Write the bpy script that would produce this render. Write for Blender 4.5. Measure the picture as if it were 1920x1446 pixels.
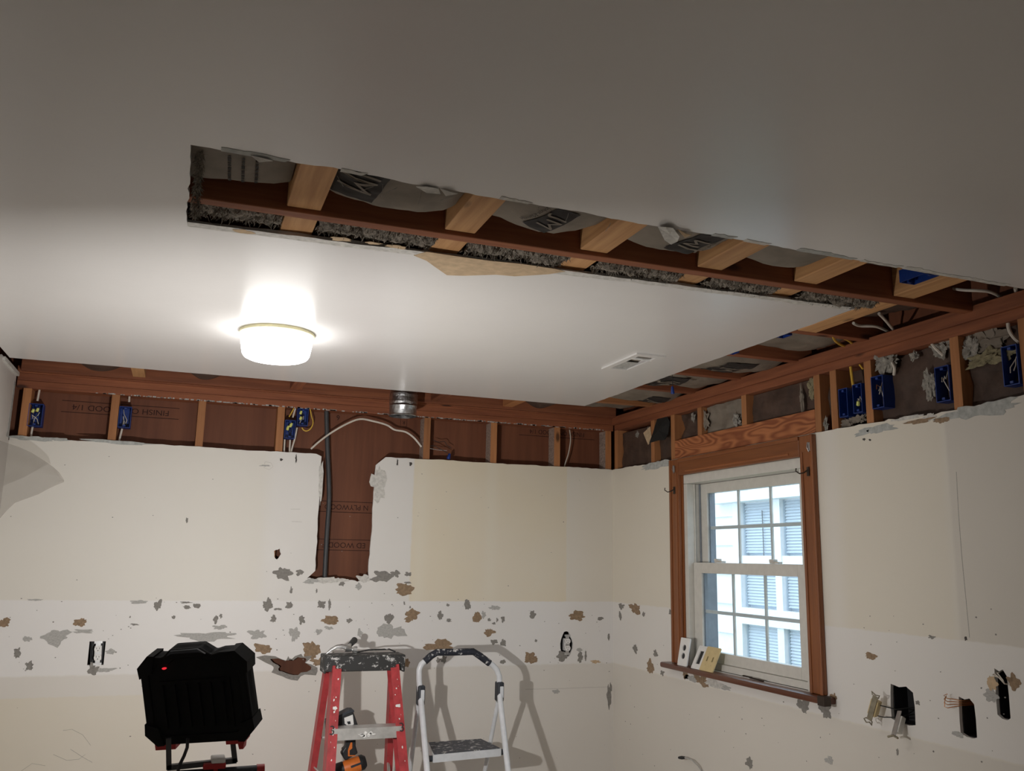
import bpy, bmesh, math, random
from mathutils import Vector, Matrix, noise
from mathutils.geometry import tessellate_polygon
random.seed(7)
for o in list(bpy.data.objects): bpy.data.objects.remove(o)
scene = bpy.context.scene
COL = scene.collection
PI = math.pi

# ------------------------------------------------------------------ camera
FPX = 1674.1
PITCH, ROLL, YAW = [math.radians(a) for a in (11.02, 1.106, 20.112)]
CAM = Vector((-2.449, -4.8824, 1.6097))       # the room corner is x=0, y=0; back wall y=0, right wall x=0
FW = Vector((math.sin(YAW)*math.cos(PITCH), math.cos(YAW)*math.cos(PITCH), math.sin(PITCH)))
R0 = Vector((math.cos(YAW), -math.sin(YAW), 0)); U0 = R0.cross(FW)
RT_ = R0*math.cos(ROLL) + U0*math.sin(ROLL); UP_ = U0*math.cos(ROLL) - R0*math.sin(ROLL)
cd = bpy.data.cameras.new('camera'); cam = bpy.data.objects.new('camera', cd); COL.objects.link(cam)
cd.sensor_fit = 'HORIZONTAL'; cd.sensor_width = 36; cd.lens = FPX*36/1920; cd.clip_start = .05
mw = Matrix((RT_, UP_, -FW)).transposed().to_4x4(); mw.translation = CAM; cam.matrix_world = mw
scene.camera = cam

# ------------------------------------------------------------------ world, exposure
w = bpy.data.worlds.new('overcast'); scene.world = w; w.use_nodes = True
bg = w.node_tree.nodes['Background']; bg.inputs[0].default_value = (.80, .91, 1, 1); bg.inputs[1].default_value = 1.75
vs = scene.view_settings; vs.view_transform = 'Standard'; vs.look = 'None'; vs.gamma = 1; vs.exposure = 0.56
vs.use_curve_mapping = False
FLOOD_W, LAMP_S = 15.0, 7.0

# ------------------------------------------------------------------ measuring: a pixel of the photo to a point of a real plane
def ray(px, py): return FW + RT_*((px-960)/FPX) - UP_*((py-723)/FPX)
def BK(px, py, y=0.0):
    d = ray(px, py); return CAM + d*((y-CAM.y)/d.y)
def RW(px, py, x=0.0):
    d = ray(px, py); return CAM + d*((x-CAM.x)/d.x)
def CE(px, py, z):
    d = ray(px, py); return CAM + d*((z-CAM.z)/d.z)

# ------------------------------------------------------------------ materials
def new_mat(name):
    m = bpy.data.materials.new(name); m.use_nodes = True
    nt = m.node_tree; b = nt.nodes['Principled BSDF']; return m, nt, b
def N(nt, t, **k):
    n = nt.nodes.new(t)
    for a, v in k.items(): setattr(n, a, v)
    return n
def rgba(c): return (c[0], c[1], c[2], 1)
def coords(nt, scale=(1,1,1)):
    tc = N(nt, 'ShaderNodeTexCoord'); mp = N(nt, 'ShaderNodeMapping'); mp.inputs['Scale'].default_value = scale
    nt.links.new(tc.outputs['Object'], mp.inputs[0]); return mp.outputs[0]
def noise_tex(nt, vec, scale, detail=4, rough=.55):
    n = N(nt, 'ShaderNodeTexNoise'); n.inputs['Scale'].default_value = scale; n.inputs['Detail'].default_value = detail
    n.inputs['Roughness'].default_value = rough; nt.links.new(vec, n.inputs['Vector']); return n.outputs['Fac']
def ramp(nt, fac, stops):
    r = N(nt, 'ShaderNodeValToRGB'); e = r.color_ramp.elements
    while len(e) < len(stops): e.new(.5)
    for q, (p, c) in zip(e, stops): q.position = p; q.color = rgba(c)
    nt.links.new(fac, r.inputs[0]); return r.outputs[0]
def bump(nt, b, h, strength, dist=.01):
    n = N(nt, 'ShaderNodeBump'); n.inputs['Strength'].default_value = strength; n.inputs['Distance'].default_value = dist
    nt.links.new(h, n.inputs['Height']); nt.links.new(n.outputs[0], b.inputs['Normal'])
def mix(nt, fac, a, c, mode='MIX'):
    n = N(nt, 'ShaderNodeMix', data_type='RGBA', blend_type=mode)
    if isinstance(fac, (int, float)): n.inputs[0].default_value = fac
    else: nt.links.new(fac, n.inputs[0])
    for i, v in ((6, a), (7, c)):
        if isinstance(v, tuple): n.inputs[i].default_value = rgba(v)
        else: nt.links.new(v, n.inputs[i])
    return n.outputs[2]
def simple(name, c, rough=.6, metal=0, var=.12, scale=30, bmp=0.0, stretch=(1,1,1), spec=None):
    m, nt, b = new_mat(name); v = coords(nt, stretch); f = noise_tex(nt, v, scale)
    lo = tuple(x*(1-var) for x in c); hi = tuple(min(1, x*(1+var)) for x in c)
    nt.links.new(ramp(nt, f, [(.3, lo), (.7, hi)]), b.inputs['Base Color'])
    b.inputs['Roughness'].default_value = rough; b.inputs['Metallic'].default_value = metal
    if spec is not None: b.inputs['Specular IOR Level'].default_value = spec
    if bmp: bump(nt, b, f, bmp)
    return m
def wood(name, dark, light, axis, scale=9, rough=.7, rings=False):
    m, nt, b = new_mat(name); st = [14, 14, 14]; st[axis] = .8
    v = coords(nt, tuple(st)); f = noise_tex(nt, v, scale*.35, 6, .6)
    if rings:
        st2 = [9, 9, 9]; st2[axis] = 2.2
        n2 = noise_tex(nt, coords(nt, tuple(st2)), 1.1, 1.5, .5)
        m1 = N(nt, 'ShaderNodeMath', operation='MULTIPLY'); m1.inputs[1].default_value = 95; nt.links.new(n2, m1.inputs[0])
        m2 = N(nt, 'ShaderNodeMath', operation='SINE'); nt.links.new(m1.outputs[0], m2.inputs[0])
        m3 = N(nt, 'ShaderNodeMapRange'); m3.inputs[1].default_value = -1; nt.links.new(m2.outputs[0], m3.inputs[0])
        f = mix(nt, .45, f, m3.outputs[0])
    oi = N(nt, 'ShaderNodeObjectInfo')
    c = ramp(nt, f, [(.25, dark), (.75, light)])
    hv = N(nt, 'ShaderNodeHueSaturation'); mr = N(nt, 'ShaderNodeMapRange'); mr.inputs[3].default_value = .82; mr.inputs[4].default_value = 1.15
    nt.links.new(oi.outputs['Random'], mr.inputs[0]); nt.links.new(mr.outputs[0], hv.inputs['Value']); nt.links.new(c, hv.inputs['Color'])
    # knots
    vo = N(nt, 'ShaderNodeTexVoronoi'); vo.inputs['Scale'].default_value = 3.1
    st3 = [2.2, 2.2, 2.2]; st3[axis] = .9; nt.links.new(coords(nt, tuple(st3)), vo.inputs['Vector'])
    kn = ramp(nt, vo.outputs['Distance'], [(.05, (1, 1, 1)), (.11, (0, 0, 0))])
    nt.links.new(mix(nt, kn, hv.outputs[0], tuple(x*.35 for x in dark)), b.inputs['Base Color'])
    b.inputs['Roughness'].default_value = rough; bump(nt, b, f, .15, .002); return m
def painted(name, base, zones, axes, rough=.5, bmp=.05):
    """wall paint: zones = (a0,a1,b0,b1,soft,colour,strength) in wall coordinates (old paint and paper fields)"""
    m, nt, b = new_mat(name); tc = N(nt, 'ShaderNodeTexCoord'); sp = N(nt, 'ShaderNodeSeparateXYZ')
    nt.links.new(tc.outputs['Object'], sp.inputs[0]); v = coords(nt); A, B = sp.outputs[axes[0]], sp.outputs[axes[1]]
    big = noise_tex(nt, v, 2.3, 5); fine = noise_tex(nt, v, 60, 3)
    col = mix(nt, big, tuple(x*.95 for x in base), tuple(min(1, x*1.04) for x in base))
    wob = N(nt, 'ShaderNodeMath', operation='MULTIPLY_ADD'); nt.links.new(noise_tex(nt, v, 25, 4), wob.inputs[0]); wob.inputs[1].default_value = .012; wob.inputs[2].default_value = -.006
    def sm(val, e0, soft, rev):
        ad = N(nt, 'ShaderNodeMath', operation='ADD'); nt.links.new(val, ad.inputs[0]); nt.links.new(wob.outputs[0], ad.inputs[1])
        r = N(nt, 'ShaderNodeMapRange', interpolation_type='SMOOTHSTEP')
        r.inputs[1].default_value = e0-soft; r.inputs[2].default_value = e0+soft
        if rev: r.inputs[3].default_value = 1; r.inputs[4].default_value = 0
        nt.links.new(ad.outputs[0], r.inputs[0]); return r.outputs[0]
    for a0, a1, b0, b1, soft, c, s in zones:
        ms = [sm(A, a0, soft, False), sm(A, a1, soft, True), sm(B, b0, .004, False), sm(B, b1, .004, True)]
        cur = ms[0]
        for q in ms[1:]:
            mu = N(nt, 'ShaderNodeMath', operation='MULTIPLY'); nt.links.new(cur, mu.inputs[0]); nt.links.new(q, mu.inputs[1]); cur = mu.outputs[0]
        mu = N(nt, 'ShaderNodeMath', operation='MULTIPLY'); nt.links.new(cur, mu.inputs[0]); mu.inputs[1].default_value = s
        # stains inside the field vary
        mv = N(nt, 'ShaderNodeMath', operation='MULTIPLY'); nt.links.new(mu.outputs[0], mv.inputs[0])
        r2 = N(nt, 'ShaderNodeMapRange'); r2.inputs[1].default_value = .3; r2.inputs[2].default_value = .7; r2.inputs[3].default_value = .7; r2.inputs[4].default_value = 1
        nt.links.new(noise_tex(nt, v, 1.7, 3), r2.inputs[0]); nt.links.new(r2.outputs[0], mv.inputs[1])
        col = mix(nt, mv.outputs[0], col, c)
    nt.links.new(col, b.inputs['Base Color']); b.inputs['Roughness'].default_value = rough
    bump(nt, b, fine, bmp, .003); return m

M = {}
M['ceiling'] = painted('ceiling_paint', (.78, .76, .745), [], (0, 1), rough=.27, bmp=.05)
CREAM, TAN, WHITE, GREIGE = (.77, .715, .61), (.77, .66, .455), (.81, .79, .775), (.71, .67, .615)
M['wall_back'] = painted('back_wall_paint', (.78, .755, .72), [
    (-3.4, -2.02, 1.375, 2.3, .05, (.76, .725, .655), .9),
    (-1.235, -.30, 1.375, 2.3, .006, TAN, .72), (-.80, -.74, 1.38, 2.3, .03, (.80, .75, .63), .5), (-1.22, -1.15, 1.38, 2.3, .04, (.80, .75, .63), .5),
    (-.30, .02, 1.375, 2.3, .006, CREAM, .8),
    (-3.4, .02, 1.03, 1.375, .01, WHITE, .9),
    (-3.4, .02, -.1, 1.025, .01, GREIGE, .85), (-3.4, -2.3, .5, .93, .2, (.72, .64, .48), .5)], (0, 2))
M['wall_right'] = painted('right_wall_paint', (.77, .73, .65), [
    (-2.52, 0.02, 1.375, 2.3, .02, CREAM, .85), (-2.0, -1.9, 1.375, 2.3, .05, WHITE, .4), (-6.6, -2.54, 1.375, 2.3, .01, (.66, .62, .56), .9),
    (-6.6, .02, 1.03, 1.375, .01, WHITE, .8), (-6.6, .02, -.1, 1.025, .02, GREIGE, .85)], (1, 2))
M['wall_plain'] = painted('plain_wall_paint', (.70, .67, .63), [], (0, 2))
M['gyps'] = simple('gypsum_core', (.62, .60, .56), .9, var=.18, scale=60, bmp=.4)
M['greypaper'] = simple('torn_grey_paper', (.25, .235, .215), .9, var=.18, scale=90)
M['skim'] = simple('grey_skim_coat', (.44, .45, .43), .85, var=.2, scale=50)
M['lightskim'] = simple('pale_scraped_paper', (.44, .43, .41), .85, var=.25, scale=90, stretch=(1, 1, 5))
M['brownpaper'] = simple('torn_brown_paper', (.29, .20, .125), .9, var=.25, scale=70)
M['tanpaper'] = simple('torn_tan_paper', (.56, .41, .26), .9, var=.15, scale=40)
M['speck'] = simple('dark_speck', (.07, .06, .055), .9)
OLD = ((.15, .042, .017), (.33, .112, .046)); NEWW = ((.42, .20, .075), (.68, .38, .17)); STUD = ((.32, .125, .045), (.50, .22, .085))
for k, a in (('x', 0), ('y', 1), ('z', 2)):
    M['old_'+k] = wood('old_red_fir_'+k, *OLD, a); M['new_'+k] = wood('pale_pine_'+k, *NEWW, a); M['stud_'+k] = wood('orange_pine_'+k, *STUD, a)
M['hdr_x'] = wood('red_header_fir', (.21, .058, .022), (.40, .140, .055), 0)
M['header'] = wood('header_fir', (.26, .075, .026), (.52, .19, .07), 1, rings=True)
M['casing_y'] = wood('stained_casing_y', (.19, .060, .019), (.33, .115, .038), 1, rough=.4)
M['casing_z'] = wood('stained_casing_z', (.19, .060, .019), (.33, .115, .038), 2, rough=.4)
M['sillwood'] = wood('stained_sill', (.095, .030, .014), (.19, .065, .03), 1, rough=.3)
M['ply'] = wood('plywood_face', (.13, .040, .017), (.215, .074, .032), 2, scale=5)
M['ink'] = simple('stamp_ink', (.028, .008, .005), .9)
M['kraft'] = simple('kraft_facing', (.215, .18, .142), .75, var=.22, scale=9, bmp=.5)
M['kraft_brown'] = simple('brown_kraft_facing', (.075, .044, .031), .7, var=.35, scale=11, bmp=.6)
M['kraft_ink'] = simple('kraft_print', (.022, .017, .015), .8)
M['fiber'] = simple('white_fiberglass', (.30, .28, .245), .95, var=.4, scale=60, bmp=.8)
M['fiber_y'] = simple('yellow_fiberglass', (.27, .235, .14), .95, var=.25, scale=60, bmp=.8)
M['fluff'] = simple('grey_fluff', (.22, .19, .155), .95, var=.5, scale=90, bmp=.8)
M['blackpaper'] = simple('black_felt_paper', (.012, .011, .010), .8)
M['bluebox'] = simple('blue_plastic', (.006, .035, .21), .45, var=.15)
M['cable'] = simple('white_cable', (.68, .62, .54), .5, var=.08)
M['ycable'] = simple('yellow_cable', (.72, .45, .06), .5, var=.08)
M['gnut'] = simple('yellow_green_nut', (.70, .72, .20), .5)
M['copper'] = simple('copper_wire', (.55, .25, .10), .35, metal=.8)
M['blackwire'] = simple('black_wire', (.02, .02, .02), .5)
M['pipe'] = simple('dark_grey_pvc', (.055, .055, .058), .5, var=.1)
M['galv'] = simple('galvanised_sheet', (.55, .56, .57), .3, metal=1, var=.25, scale=45, bmp=.3)
M['vinyl'] = simple('white_vinyl', (.66, .64, .59), .4, var=.05)
M['vinyl_ext'] = simple('grey_vinyl_track', (.20, .22, .25), .5)
M['red'] = simple('red_fibreglass', (.42, .045, .05), .45, var=.22, scale=25)
M['redplastic'] = simple('red_plastic', (.45, .02, .02), .45)
M['alu'] = simple('worn_aluminium', (.62, .61, .59), .42, metal=.55, var=.12, scale=30)
M['white_metal'] = simple('white_enamel', (.72, .74, .77), .3, var=.06)
M['blackplastic'] = simple('black_plastic', (.018, .018, .020), .5)
M['matteblack'] = simple('matte_black_plastic', (.006, .006, .0065), .7, spec=.2)
M['darkgrey'] = simple('dark_grey_plastic', (.03, .035, .045), .55)
M['yokegrey'] = simple('grey_steel', (.07, .072, .075), .45)
M['orange'] = simple('orange_plastic', (.75, .19, .03), .45)
M['steel'] = simple('bright_steel', (.6, .6, .6), .3, metal=.9, var=.2)
M['whiteplastic'] = simple('white_plastic', (.82, .81, .79), .4, var=.04)
M['ivory'] = simple('ivory_plastic', (.66, .52, .27), .45, var=.06)
M['brass'] = simple('aged_metal', (.30, .27, .20), .45, metal=.7, var=.3)
M['darkmetal'] = simple('dark_bronze', (.06, .045, .035), .5, metal=.6)
M['siding'] = simple('white_siding', (.80, .83, .85), .6, var=.03)
M['blind'] = simple('blind_slat', (.78, .76, .75), .6, var=.03)
M['grass'] = simple('grass', (.10, .16, .05), .9, var=.4)
M['floor'] = wood('subfloor', (.46, .42, .37), (.60, .56, .50), 0)
M['paintspot'] = simple('white_paint_drips', (.80, .79, .77), .6)
def splattered(name, c, amt):
    m, nt, b = new_mat(name); v = coords(nt); f = noise_tex(nt, v, 38, 6, .7)
    nt.links.new(ramp(nt, f, [(amt, c), (amt+.07, (.62, .61, .60))]), b.inputs['Base Color']); b.inputs['Roughness'].default_value = .6; return m
M['cap'] = splattered('splattered_black_cap', (.028, .028, .028), .56)
M['tread'] = splattered('splattered_tread', (.055, .06, .075), .56)
M['residue'] = simple('white_residue', (.33, .245, .20), .9, var=.5, scale=110)
M['grip'] = splattered('splattered_grip', (.015, .018, .03), .55)
def glass(name, tint=(.93, .97, 1.0)):
    m, nt, b = new_mat(name); out = nt.nodes['Material Output']
    t = N(nt, 'ShaderNodeBsdfTransparent'); t.inputs[0].default_value = rgba(tint)
    g = N(nt, 'ShaderNodeBsdfGlossy'); g.inputs['Roughness'].default_value = .02
    mx = N(nt, 'ShaderNodeMixShader'); lw = N(nt, 'ShaderNodeLayerWeight'); fr = N(nt, 'ShaderNodeMath', operation='POWER'); fr.inputs[1].default_value = 5
    nt.links.new(lw.outputs['Facing'], fr.inputs[0]); nt.links.new(fr.outputs[0], mx.inputs[0]); nt.links.new(t.outputs[0], mx.inputs[1]); nt.links.new(g.outputs[0], mx.inputs[2])
    nt.links.new(mx.outputs[0], out.inputs[0]); return m
M['glass'] = glass('window_glass')
def film():
    m, nt, b = new_mat('clear_poly_film'); out = nt.nodes['Material Output']
    t = N(nt, 'ShaderNodeBsdfTransparent'); t.inputs[0].default_value = (.93, .92, .91, 1)
    b.inputs['Base Color'].default_value = (.30, .295, .29, 1); b.inputs['Roughness'].default_value = .10
    f = noise_tex(nt, coords(nt), 7, 3); bump(nt, b, f, .25, .02)
    mx = N(nt, 'ShaderNodeMixShader'); mx.inputs[0].default_value = .14
    nt.links.new(t.outputs[0], mx.inputs[1]); nt.links.new(b.outputs[0], mx.inputs[2]); nt.links.new(mx.outputs[0], out.inputs[0]); return m
M['film'] = film()
def emit(name, c, s):
    m, nt, b = new_mat(name); b.inputs['Base Color'].default_value = rgba(c)
    b.inputs['Emission Color'].default_value = rgba(c); b.inputs['Emission Strength'].default_value = s; return m
M['lampglass'] = emit('lit_opal_glass', (1, .99, .975), LAMP_S)
M['ledlens'] = emit('lit_led_lens', (1, .97, .93), 6)
M['led_red'] = emit('red_led', (1, .03, .05), .5)
M['pan'] = simple('lamp_pan', (.62, .58, .36), .5)

# ------------------------------------------------------------------ mesh building
class MB:
    def __init__(s): s.v = []; s.f = []; s.sm = False
    def add(s, vs, fs):
        o = len(s.v); s.v += [Vector(q) for q in vs]; s.f += [tuple(i+o for i in q) for q in fs]; return s
    def box(s, a, b, bev=0.0):
        x0, y0, z0 = (min(a[i], b[i]) for i in range(3)); x1, y1, z1 = (max(a[i], b[i]) for i in range(3))
        if not bev:
            return s.add([(x0,y0,z0),(x1,y0,z0),(x1,y1,z0),(x0,y1,z0),(x0,y0,z1),(x1,y0,z1),(x1,y1,z1),(x0,y1,z1)],
                [(0,3,2,1),(4,5,6,7),(0,1,5,4),(1,2,6,5),(2,3,7,6),(3,0,4,7)])
        bm = bmesh.new(); bmesh.ops.create_cube(bm, size=1)
        for q in bm.verts: q.co = Vector((x0+(q.co.x+.5)*(x1-x0), y0+(q.co.y+.5)*(y1-y0), z0+(q.co.z+.5)*(z1-z0)))
        bmesh.ops.bevel(bm, geom=bm.edges[:], offset=bev, segments=2, profile=.5, affect='EDGES')
        return s.bm(bm)
    def bm(s, bm):
        bm.verts.index_update(); s.add([q.co.copy() for q in bm.verts], [tuple(q.index for q in f.verts) for f in bm.faces]); bm.free(); return s
    def tube(s, pts, r, n=8, cap=True, flat=1.0):
        pts = [Vector(p) for p in pts]; rs = r if isinstance(r, (list, tuple)) else [r]*len(pts)
        rings = []; prev = None
        for i, p in enumerate(pts):
            t = (pts[min(i+1, len(pts)-1)] - pts[max(i-1, 0)]).normalized()
            if prev is None: a = t.orthogonal().normalized()
            else:
                a = prev - t*prev.dot(t); a = a.normalized() if a.length > 1e-6 else t.orthogonal().normalized()
            prev = a; b = t.cross(a)
            rings.append([p + a*(math.cos(2*PI*k/n)*rs[i]) + b*(math.sin(2*PI*k/n)*rs[i]*flat) for k in range(n)])
        vs = [q for R in rings for q in R]; fs = []
        for i in range(len(pts)-1):
            for k in range(n): fs.append((i*n+k, i*n+(k+1)%n, (i+1)*n+(k+1)%n, (i+1)*n+k))
        if cap: fs.append(tuple(range(n-1, -1, -1))); fs.append(tuple((len(pts)-1)*n+k for k in range(n)))
        return s.add(vs, fs)
    def lathe(s, prof, c, axis=Vector((0,0,1)), n=32, capends=True):
        axis = Vector(axis).normalized(); a = axis.orthogonal().normalized(); b = axis.cross(a); c = Vector(c); vs = []; fs = []
        for r, h in prof:
            for k in range(n): vs.append(c + axis*h + a*(r*math.cos(2*PI*k/n)) + b*(r*math.sin(2*PI*k/n)))
        for i in range(len(prof)-1):
            for k in range(n): fs.append((i*n+k, i*n+(k+1)%n, (i+1)*n+(k+1)%n, (i+1)*n+k))
        if capends: fs.append(tuple(range(n-1, -1, -1))); fs.append(tuple((len(prof)-1)*n+k for k in range(n)))
        return s.add(vs, fs)
    def prism(s, loops, fn, t0, t1):
        """2-D loops (first outer, the rest holes) extruded between t0 and t1 by fn(a,b,t)"""
        L3 = [[Vector((p[0], p[1], 0)) for p in L] for L in loops]
        tris = tessellate_polygon(L3); flat = [p for L in loops for p in L]; n = len(flat)
        vs = [fn(p[0], p[1], t0) for p in flat] + [fn(p[0], p[1], t1) for p in flat]
        fs = [tuple(t) for t in tris] + [tuple(i+n for i in reversed(t)) for t in tris]; o = 0
        for L in loops:
            m = len(L)
            for i in range(m): fs.append((o+i, o+(i+1)%m, n+o+(i+1)%m, n+o+i))
            o += m
        return s.add(vs, fs)
    def grid(s, nu, nv, fn):
        vs = [fn(i/nu, j/nv) for i in range(nu+1) for j in range(nv+1)]; W = nv+1
        return s.add(vs, [(i*W+j, (i+1)*W+j, (i+1)*W+j+1, i*W+j+1) for i in range(nu) for j in range(nv)])
    def xf(s, mat):
        s.v = [mat @ q for q in s.v]; return s
def base_of(p):
    while p.parent: p = p.parent
    return p.location
def mk(name, mb, mat, parent=None, smooth=False, loc=None):
    me = bpy.data.meshes.new(name); o = bpy.data.objects.new(name, me); COL.objects.link(o)
    off = Vector(loc) if loc is not None else (base_of(parent) if parent else Vector())
    me.from_pydata([tuple(q - off) for q in mb.v], [], mb.f); me.update()
    bm = bmesh.new(); bm.from_mesh(me); bmesh.ops.recalc_face_normals(bm, faces=bm.faces[:]); bm.to_mesh(me); bm.free()
    if smooth:
        for p in me.polygons: p.use_smooth = True
        try: me.set_sharp_from_angle(angle=math.radians(40))
        except Exception: pass
    me.materials.append(M[mat] if isinstance(mat, str) else mat)
    if parent: o.parent = parent
    elif loc is not None: o.location = off
    return o
def tag(o, label, cat, group=None, kind=None):
    o['label'] = label; o['category'] = cat
    if group: o['group'] = group
    if kind: o['kind'] = kind
    return o
def thing(name, label, cat, loc=(0,0,0), group=None, kind=None):
    o = bpy.data.objects.new(name, None); COL.objects.link(o); o.location = loc; o.empty_display_size = .1
    return tag(o, label, cat, group, kind)
def jag(a, b, step, amp, seed=0, keep_ends=True):
    """ragged straight edge from a to b (2-D)"""
    rd = random.Random(seed); a = Vector(a); b = Vector(b); d = b-a; n = max(2, int(d.length/step)); nrm = Vector((-d.y, d.x)).normalized()
    out = []
    for i in range(n):
        t = i/n
        k = 0 if (i == 0 and keep_ends) else (noise.noise(Vector((t*d.length*6, seed*3.1, 0)))*amp*1.3 + rd.uniform(-.4, .4)*amp)
        out.append(tuple(a + d*t + nrm*k))
    return out
def blob(c, w, h, seed, n=18, rough=.35, ang=0):
    out = []
    for i in range(n):
        t = 2*PI*i/n; q = Vector((math.cos(t), math.sin(t), 0))
        k = 1 + rough*1.6*noise.noise(q*1.4 + Vector((seed*7.3, seed*1.7, 0))) + rough*.8*noise.noise(q*4 + Vector((seed*2.3, 9, 0)))
        x, y = math.cos(t)*w/2*k, math.sin(t)*h/2*k
        out.append((c[0]+x*math.cos(ang)-y*math.sin(ang), c[1]+x*math.sin(ang)+y*math.cos(ang)))
    return out
def text_mb(txt, size, origin, bdir, tdir, depth=.0006, conform=None, align='CENTER', sx=1.0):
    cu = bpy.data.curves.new('txt', 'FONT'); cu.body = txt; cu.size = size; cu.align_x = align; cu.align_y = 'CENTER'
    ob = bpy.data.objects.new('txt', cu); COL.objects.link(ob); bpy.context.view_layer.update()
    me = ob.evaluated_get(bpy.context.evaluated_depsgraph_get()).to_mesh()
    bm = bmesh.new(); bm.from_mesh(me); bmesh.ops.triangulate(bm, faces=bm.faces[:])
    if conform: bmesh.ops.subdivide_edges(bm, edges=bm.edges[:], cuts=2)
    origin = Vector(origin); bdir = Vector(bdir).normalized(); tdir = Vector(tdir).normalized(); nr = bdir.cross(tdir)
    for q in bm.verts:
        p = origin + bdir*(q.co.x*sx) + tdir*q.co.y + nr*depth
        q.co = conform(p) if conform else p
    bpy.data.objects.remove(ob)
    return MB().bm(bm)

X_L, Y_F, ZC = -3.252, -6.6, 2.457        # left wall, added wall behind the camera, underside of ceiling board
PLB, PLT = 2.395, 2.470                  # top plates

# ================================================================== the room shell
fl = mk('floor', MB().box((X_L-.2, Y_F-.2, -.05), (.3, .3, 0)), 'floor')
tag(fl, 'bare wooden subfloor of the gutted kitchen', 'floor', kind='structure')

# ---- ceiling board: one sheet with the cut-out over the old soffits and the slot
cut_b, cut_r, s_f, s_n, s_l = -.412, -.378, -2.532, -2.975, -2.492
out = [(X_L, Y_F), (0, Y_F), (0, s_n+.03)]
out += jag((0, s_n+.03), (-1.25, s_n+.006), .02, .007, 1) + jag((-1.25, s_n+.006), (s_l, s_n-.02), .02, .012, 2)
out += jag((s_l, s_n-.02), (s_l, s_f+.03), .03, .008, 3) + jag((s_l, s_f+.03), (cut_r, s_f-.03), .02, .008, 4)
out += jag((cut_r, s_f-.03), (cut_r, cut_b), .03, .004, 5) + jag((cut_r, cut_b), (X_L, cut_b-.01), .03, .004, 6)
va, vb = CE(1150, 690, ZC), CE(1230, 669, ZC)
VX0, VX1, VY0, VY1 = -.735, -.60, -1.69, -1.36
vent_hole = [(VX0+.02, VY0+.03), (VX1-.02, VY0+.03), (VX1-.02, VY1-.03), (VX0+.02, VY1-.03)]
ceil = mk('ceiling', MB().prism([out, vent_hole], lambda a, b, t: Vector((a, b, t)), ZC, ZC+.0125), 'ceiling')
tag(ceil, 'white plasterboard ceiling with a long slot cut open', 'ceiling', kind='structure')
# exposed gypsum on the rim of the slot and its scraped paper
mk('gypsum_edge', MB().prism([jag((s_l, s_f+.012), (cut_r, s_f-.045), .025, .006, 11)+list(reversed(jag((s_l, s_f+.048), (cut_r, s_f-.012), .025, .010, 12)))],
   lambda a, b, t: Vector((a, b, t)), ZC-.0012, ZC+.0005), 'gyps', ceil)
tp = [CE(*p, ZC) for p in ((776,478),(800,488),(815,499),(838,515),(870,516),(900,515),(930,514),(965,517),(1000,515),(1030,513),(1060,508),(1040,503),(980,494),(920,488),(860,480),(800,471))]
mk('bare_paper_patch', MB().prism([[(p.x, p.y) for p in tp]], lambda a, b, t: Vector((a, b, t)), ZC-.0022, ZC-.0008), 'tanpaper', ceil)['label'] = 'tan paper laid bare where the white face tore off'
for k, (px, py, wx, wy) in enumerate([(640,447,.06,.03),(455,433,.05,.03),(745,462,.05,.025),(700,455,.04,.02)]):
    c = CE(px, py, ZC); mk('bare_paper_patch', MB().prism([blob((c.x, c.y), wx, wy, k+40)], lambda a, b, t: Vector((a, b, t)), ZC-.0020, ZC-.0006), 'tanpaper', ceil)
# curled paper flaps along the near rim
def flap(pts, z, drop, mat, nm='paper_flap'):
    mb = MB(); P = [CE(px, py, z) for px, py in pts]; n = len(P); c = sum(P, Vector())/n
    vs = [p - Vector((0,0,drop*(.3+.7*abs(math.sin(i*1.7))))) for i, p in enumerate(P)] + [c - Vector((0,0,drop*.5))]
    up = [v + Vector((0,0,.0015)) for v in vs]; m = n+1
    fs = [(i, (i+1)%n, n) for i in range(n)] + [((i+1)%n+m, i+m, n+m) for i in range(n)] + [(i, (i+1)%n, (i+1)%n+m, i+m) for i in range(n)]
    return mk(nm, mb.add(vs+up, fs), mat, ceil)
flap([(1234,424),(1248,418),(1262,424),(1274,436),(1270,448),(1258,452),(1246,444)], ZC-.002, .012, 'gyps')
flap([(1270,428),(1286,432),(1296,438),(1284,440)], ZC-.002, .010, 'tanpaper')
flap([(780,349),(800,346),(822,352),(826,360),(800,359)], ZC-.001, .006, 'gyps')
flap([(825,352),(845,355),(858,361),(836,362)], ZC-.001, .008, 'gyps')
flap([(470,290),(500,294),(512,300),(486,300)], ZC-.001, .006, 'gyps')
for k, (px0, px1, mt) in enumerate([(415,555,'skim'),(1400,1455,'gyps'),(1500,1615,'skim'),(1620,1700,'gyps'),(1700,1900,'gyps'),(940,1010,'gyps'),(1340,1390,'skim'),(640,700,'gyps')]):
    f = lambda x: 268+(x-362)*.1735
    P0, P1 = CE(px0, f(px0), ZC), CE(px1, f(px1), ZC)
    ye = lambda x: s_n + (.006+(x+1.25)/1.25*.024 if x > -1.25 else .006+(x+1.25)/1.242*.026)
    L = jag((P0.x, ye(P0.x)+.003), (P1.x, ye(P1.x)+.003), .02, .003, 60+k)+list(reversed(jag((P0.x, ye(P0.x)-.016), (P1.x, ye(P1.x)-.014), .012, .009, 80+k)))
    mk('scraped_edge', MB().prism([L], lambda a, b, t: Vector((a, b, t)), ZC-.0012, ZC-.0002), mt, ceil)

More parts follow.
